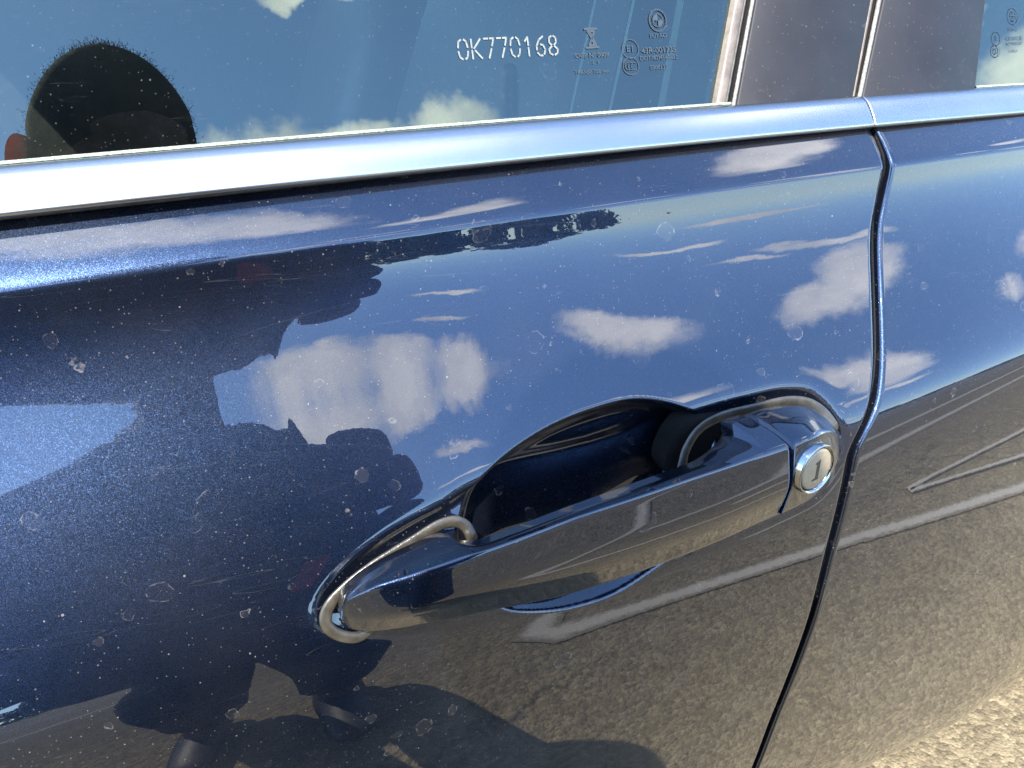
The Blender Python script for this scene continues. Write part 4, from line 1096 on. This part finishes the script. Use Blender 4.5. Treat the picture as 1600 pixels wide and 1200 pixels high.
# short hair: a close cap that follows the skull plus many short strands
rs = np.random.RandomState(3)
nu, nv = 64, 26
th = np.linspace(0, 2*np.pi, nu, endpoint=False)
G = []
for i, t in enumerate(th):
    front = math.sin(t)
    lim = 1.36 + .75*(1 - front)/2 + (.0 if front > 0 else .0)
    row = []
    for ph in np.linspace(.001, lim, nv):
        p = np.array([math.sin(ph)*math.cos(t)*.083, math.sin(ph)*math.sin(t)*.100, math.cos(ph)*.120])
        taper = 1 + .085*min(1, (lim - ph)*3.5)*(1.0 if ph < 1.2 else .7)
        row.append(hpt(p*taper))
    G.append(row)
G = np.array(G)
PP(link('hair', grid_mesh('hair', G, wrap_u=True), M['hair']))
fl = G.reshape(-1, 3); k = rs.randint(0, len(fl), 9000)
base = fl[k] + rs.normal(scale=.004, size=(9000, 3)); out = base - HC; out /= np.linalg.norm(out, axis=1)[:, None]
dr = out + rs.normal(scale=.55, size=out.shape); dr /= np.linalg.norm(dr, axis=1)[:, None]
side = np.cross(dr, rs.normal(size=dr.shape)); side /= np.linalg.norm(side, axis=1)[:, None]
ln = rs.uniform(.0025, .0045, (9000, 1)); base = base - out*.003
V = np.stack([base - side*.0004, base + side*.0004, base + dr*ln], 1).reshape(-1, 3)
hs = PP(link('hair_strands', mesh_np('hair_strands', V, np.arange(27000).reshape(-1, 3)), M['hair'], None, False)); tag(hs, kind='stuff')
# clothes follow the body
jk = skin_mesh(chain(
    (-.13, -.67, .74, .23, .13), (-.12, -.60, .88, .20, .125), (-.12, -.53, .99, .165, .120), (-.122, -.475, 1.075, .115, .100), (*(neck0 + np.array([0, .002, .006])), .070, .068),
    (*SHR, .064, .060), (*(SHR*.5 + ELR*.5 + np.array([.012, 0, 0])), .066, .062), (*ELR, .060, .058), (*(ELR*.35 + WR*.65), .046, .044), (*WR, .038, .036),
    (*SHL, .075, .068), (*(SHL*.5 + ELL*.5 + np.array([-.012, 0, 0])), .066, .062), (*ELL, .060, .058), (*(ELL*.35 + WL*.65), .046, .044), (*WL, .038, .036)),
    [(0, 1), (1, 2), (2, 3), (3, 4), (3, 5), (5, 6), (6, 7), (7, 8), (8, 9), (3, 10), (10, 11), (11, 12), (12, 13), (13, 14)], 2)
jv = np.array(jk[0])
jv += np.array([[.007*mnoise.noise(Vector(p)*11), .007*mnoise.noise(Vector(p)*11 + Vector((5, 0, 0))), .007*mnoise.noise(Vector(p)*11 + Vector((0, 9, 0)))] for p in jv])
PP(link('jacket', mesh_np('jacket', [tuple(p) for p in jv], jk[1]), M['jacket']))
tr = skin_mesh(chain(
    (-.06, -.665, .80, .155, .125), (-.05, -.66, .72, .155, .13), (.03, -.66, .62, .100, .100), (.08, -.56, .43, .078, .080), (.095, -.68, .20, .070, .070), (.10, -.72, .09, .072, .072),
    (-.13, -.68, .62, .100, .100), (-.11, -.62, .43, .078, .080), (-.11, -.76, .20, .070, .070), (-.11, -.80, .09, .072, .072)),
    [(0, 1), (1, 2), (2, 3), (3, 4), (4, 5), (1, 6), (6, 7), (7, 8), (8, 9)], 2)
PP(link('trousers', mesh_np('trousers', *tr), M['trousers']))
for sx, fx, oy in ((.10, .11, 0), (-.11, -.12, -.08)):
    sh = skin_mesh(chain((sx, oy-.76, .055, .042, .05), (sx, oy-.70, .058, .048, .05), ((sx+fx)/2, oy-.62, .045, .046, .036), (fx, oy-.53, .036, .042, .028), (fx, oy-.48, .032, .034, .022)), [(0, 1), (1, 2), (2, 3), (3, 4)], 2)
    PP(link('shoe', mesh_np('shoe', *sh), M['shoe']))

# the phone the person holds, lying just behind the lens
Mc = look(23, 26, 1).to_3x3(); Rr, Uu, Bb = Mc.col[0], Mc.col[1], Mc.col[2]
pc = Vector((0, -.25, 1.0)) + Bb*.0105 + Rr*.030 - Uu*.010
phone = empty('phone', pc)
tag(phone, 'black phone held sideways in both hands in front of the dark jacket', 'phone')
def PH(o): o.parent = phone; o.matrix_parent_inverse = Matrix.Translation(-pc); return o
Rm = Matrix((Rr, Uu, Bb)).transposed()
PH(box('phone_body', pc, (.147, .072, .0078), M['phone'], None, .0032, Rm))
PH(box('screen', pc + Bb*.0042, (.139, .066, .0008), M['slot'], None, .0003, Rm))
for du, dv in ((-.0, .012), (.018, -.002)):
    PH(lathe('rear_lens', [(.0075, .0), (.0075, -.0016), (.0060, -.0020), (.0055, -.0012), (.00001, -.0012)], M['phone'], pc - Bb*.0039 + Rr*(-.030 + du) + Uu*dv*.0, Rm @ Matrix.Rotation(math.radians(90), 3, 'X'), seg=24))
# lanyard with a red fob hanging from the hand
lany = empty('lanyard', (-.02, -.33, .9)); tag(lany, 'black cord lanyard with a red fob hanging from the hands of the person', 'lanyard')
def LN(o): o.parent = lany; o.matrix_parent_inverse = Matrix.Translation((.02, .33, -.9)); return o
cp = catmull(np.array([(-.075, -.30, .965), (-.10, -.31, .90), (-.075, -.31, .855), (-.03, -.315, .845), (.03, -.32, .868), (.085, -.325, .94), (.100, -.325, .985)]), 60)
LN(tube('cord', cp, .0035, M['cordm'], seg=8))
bm = bmesh.new(); box_bm(bm, Vector((.012, -.312, .892)), (.030, .010, .048), .004, Matrix.Rotation(math.radians(15), 3, 'Y')); LN(bm_obj('red_fob', bm, M['red'], None))
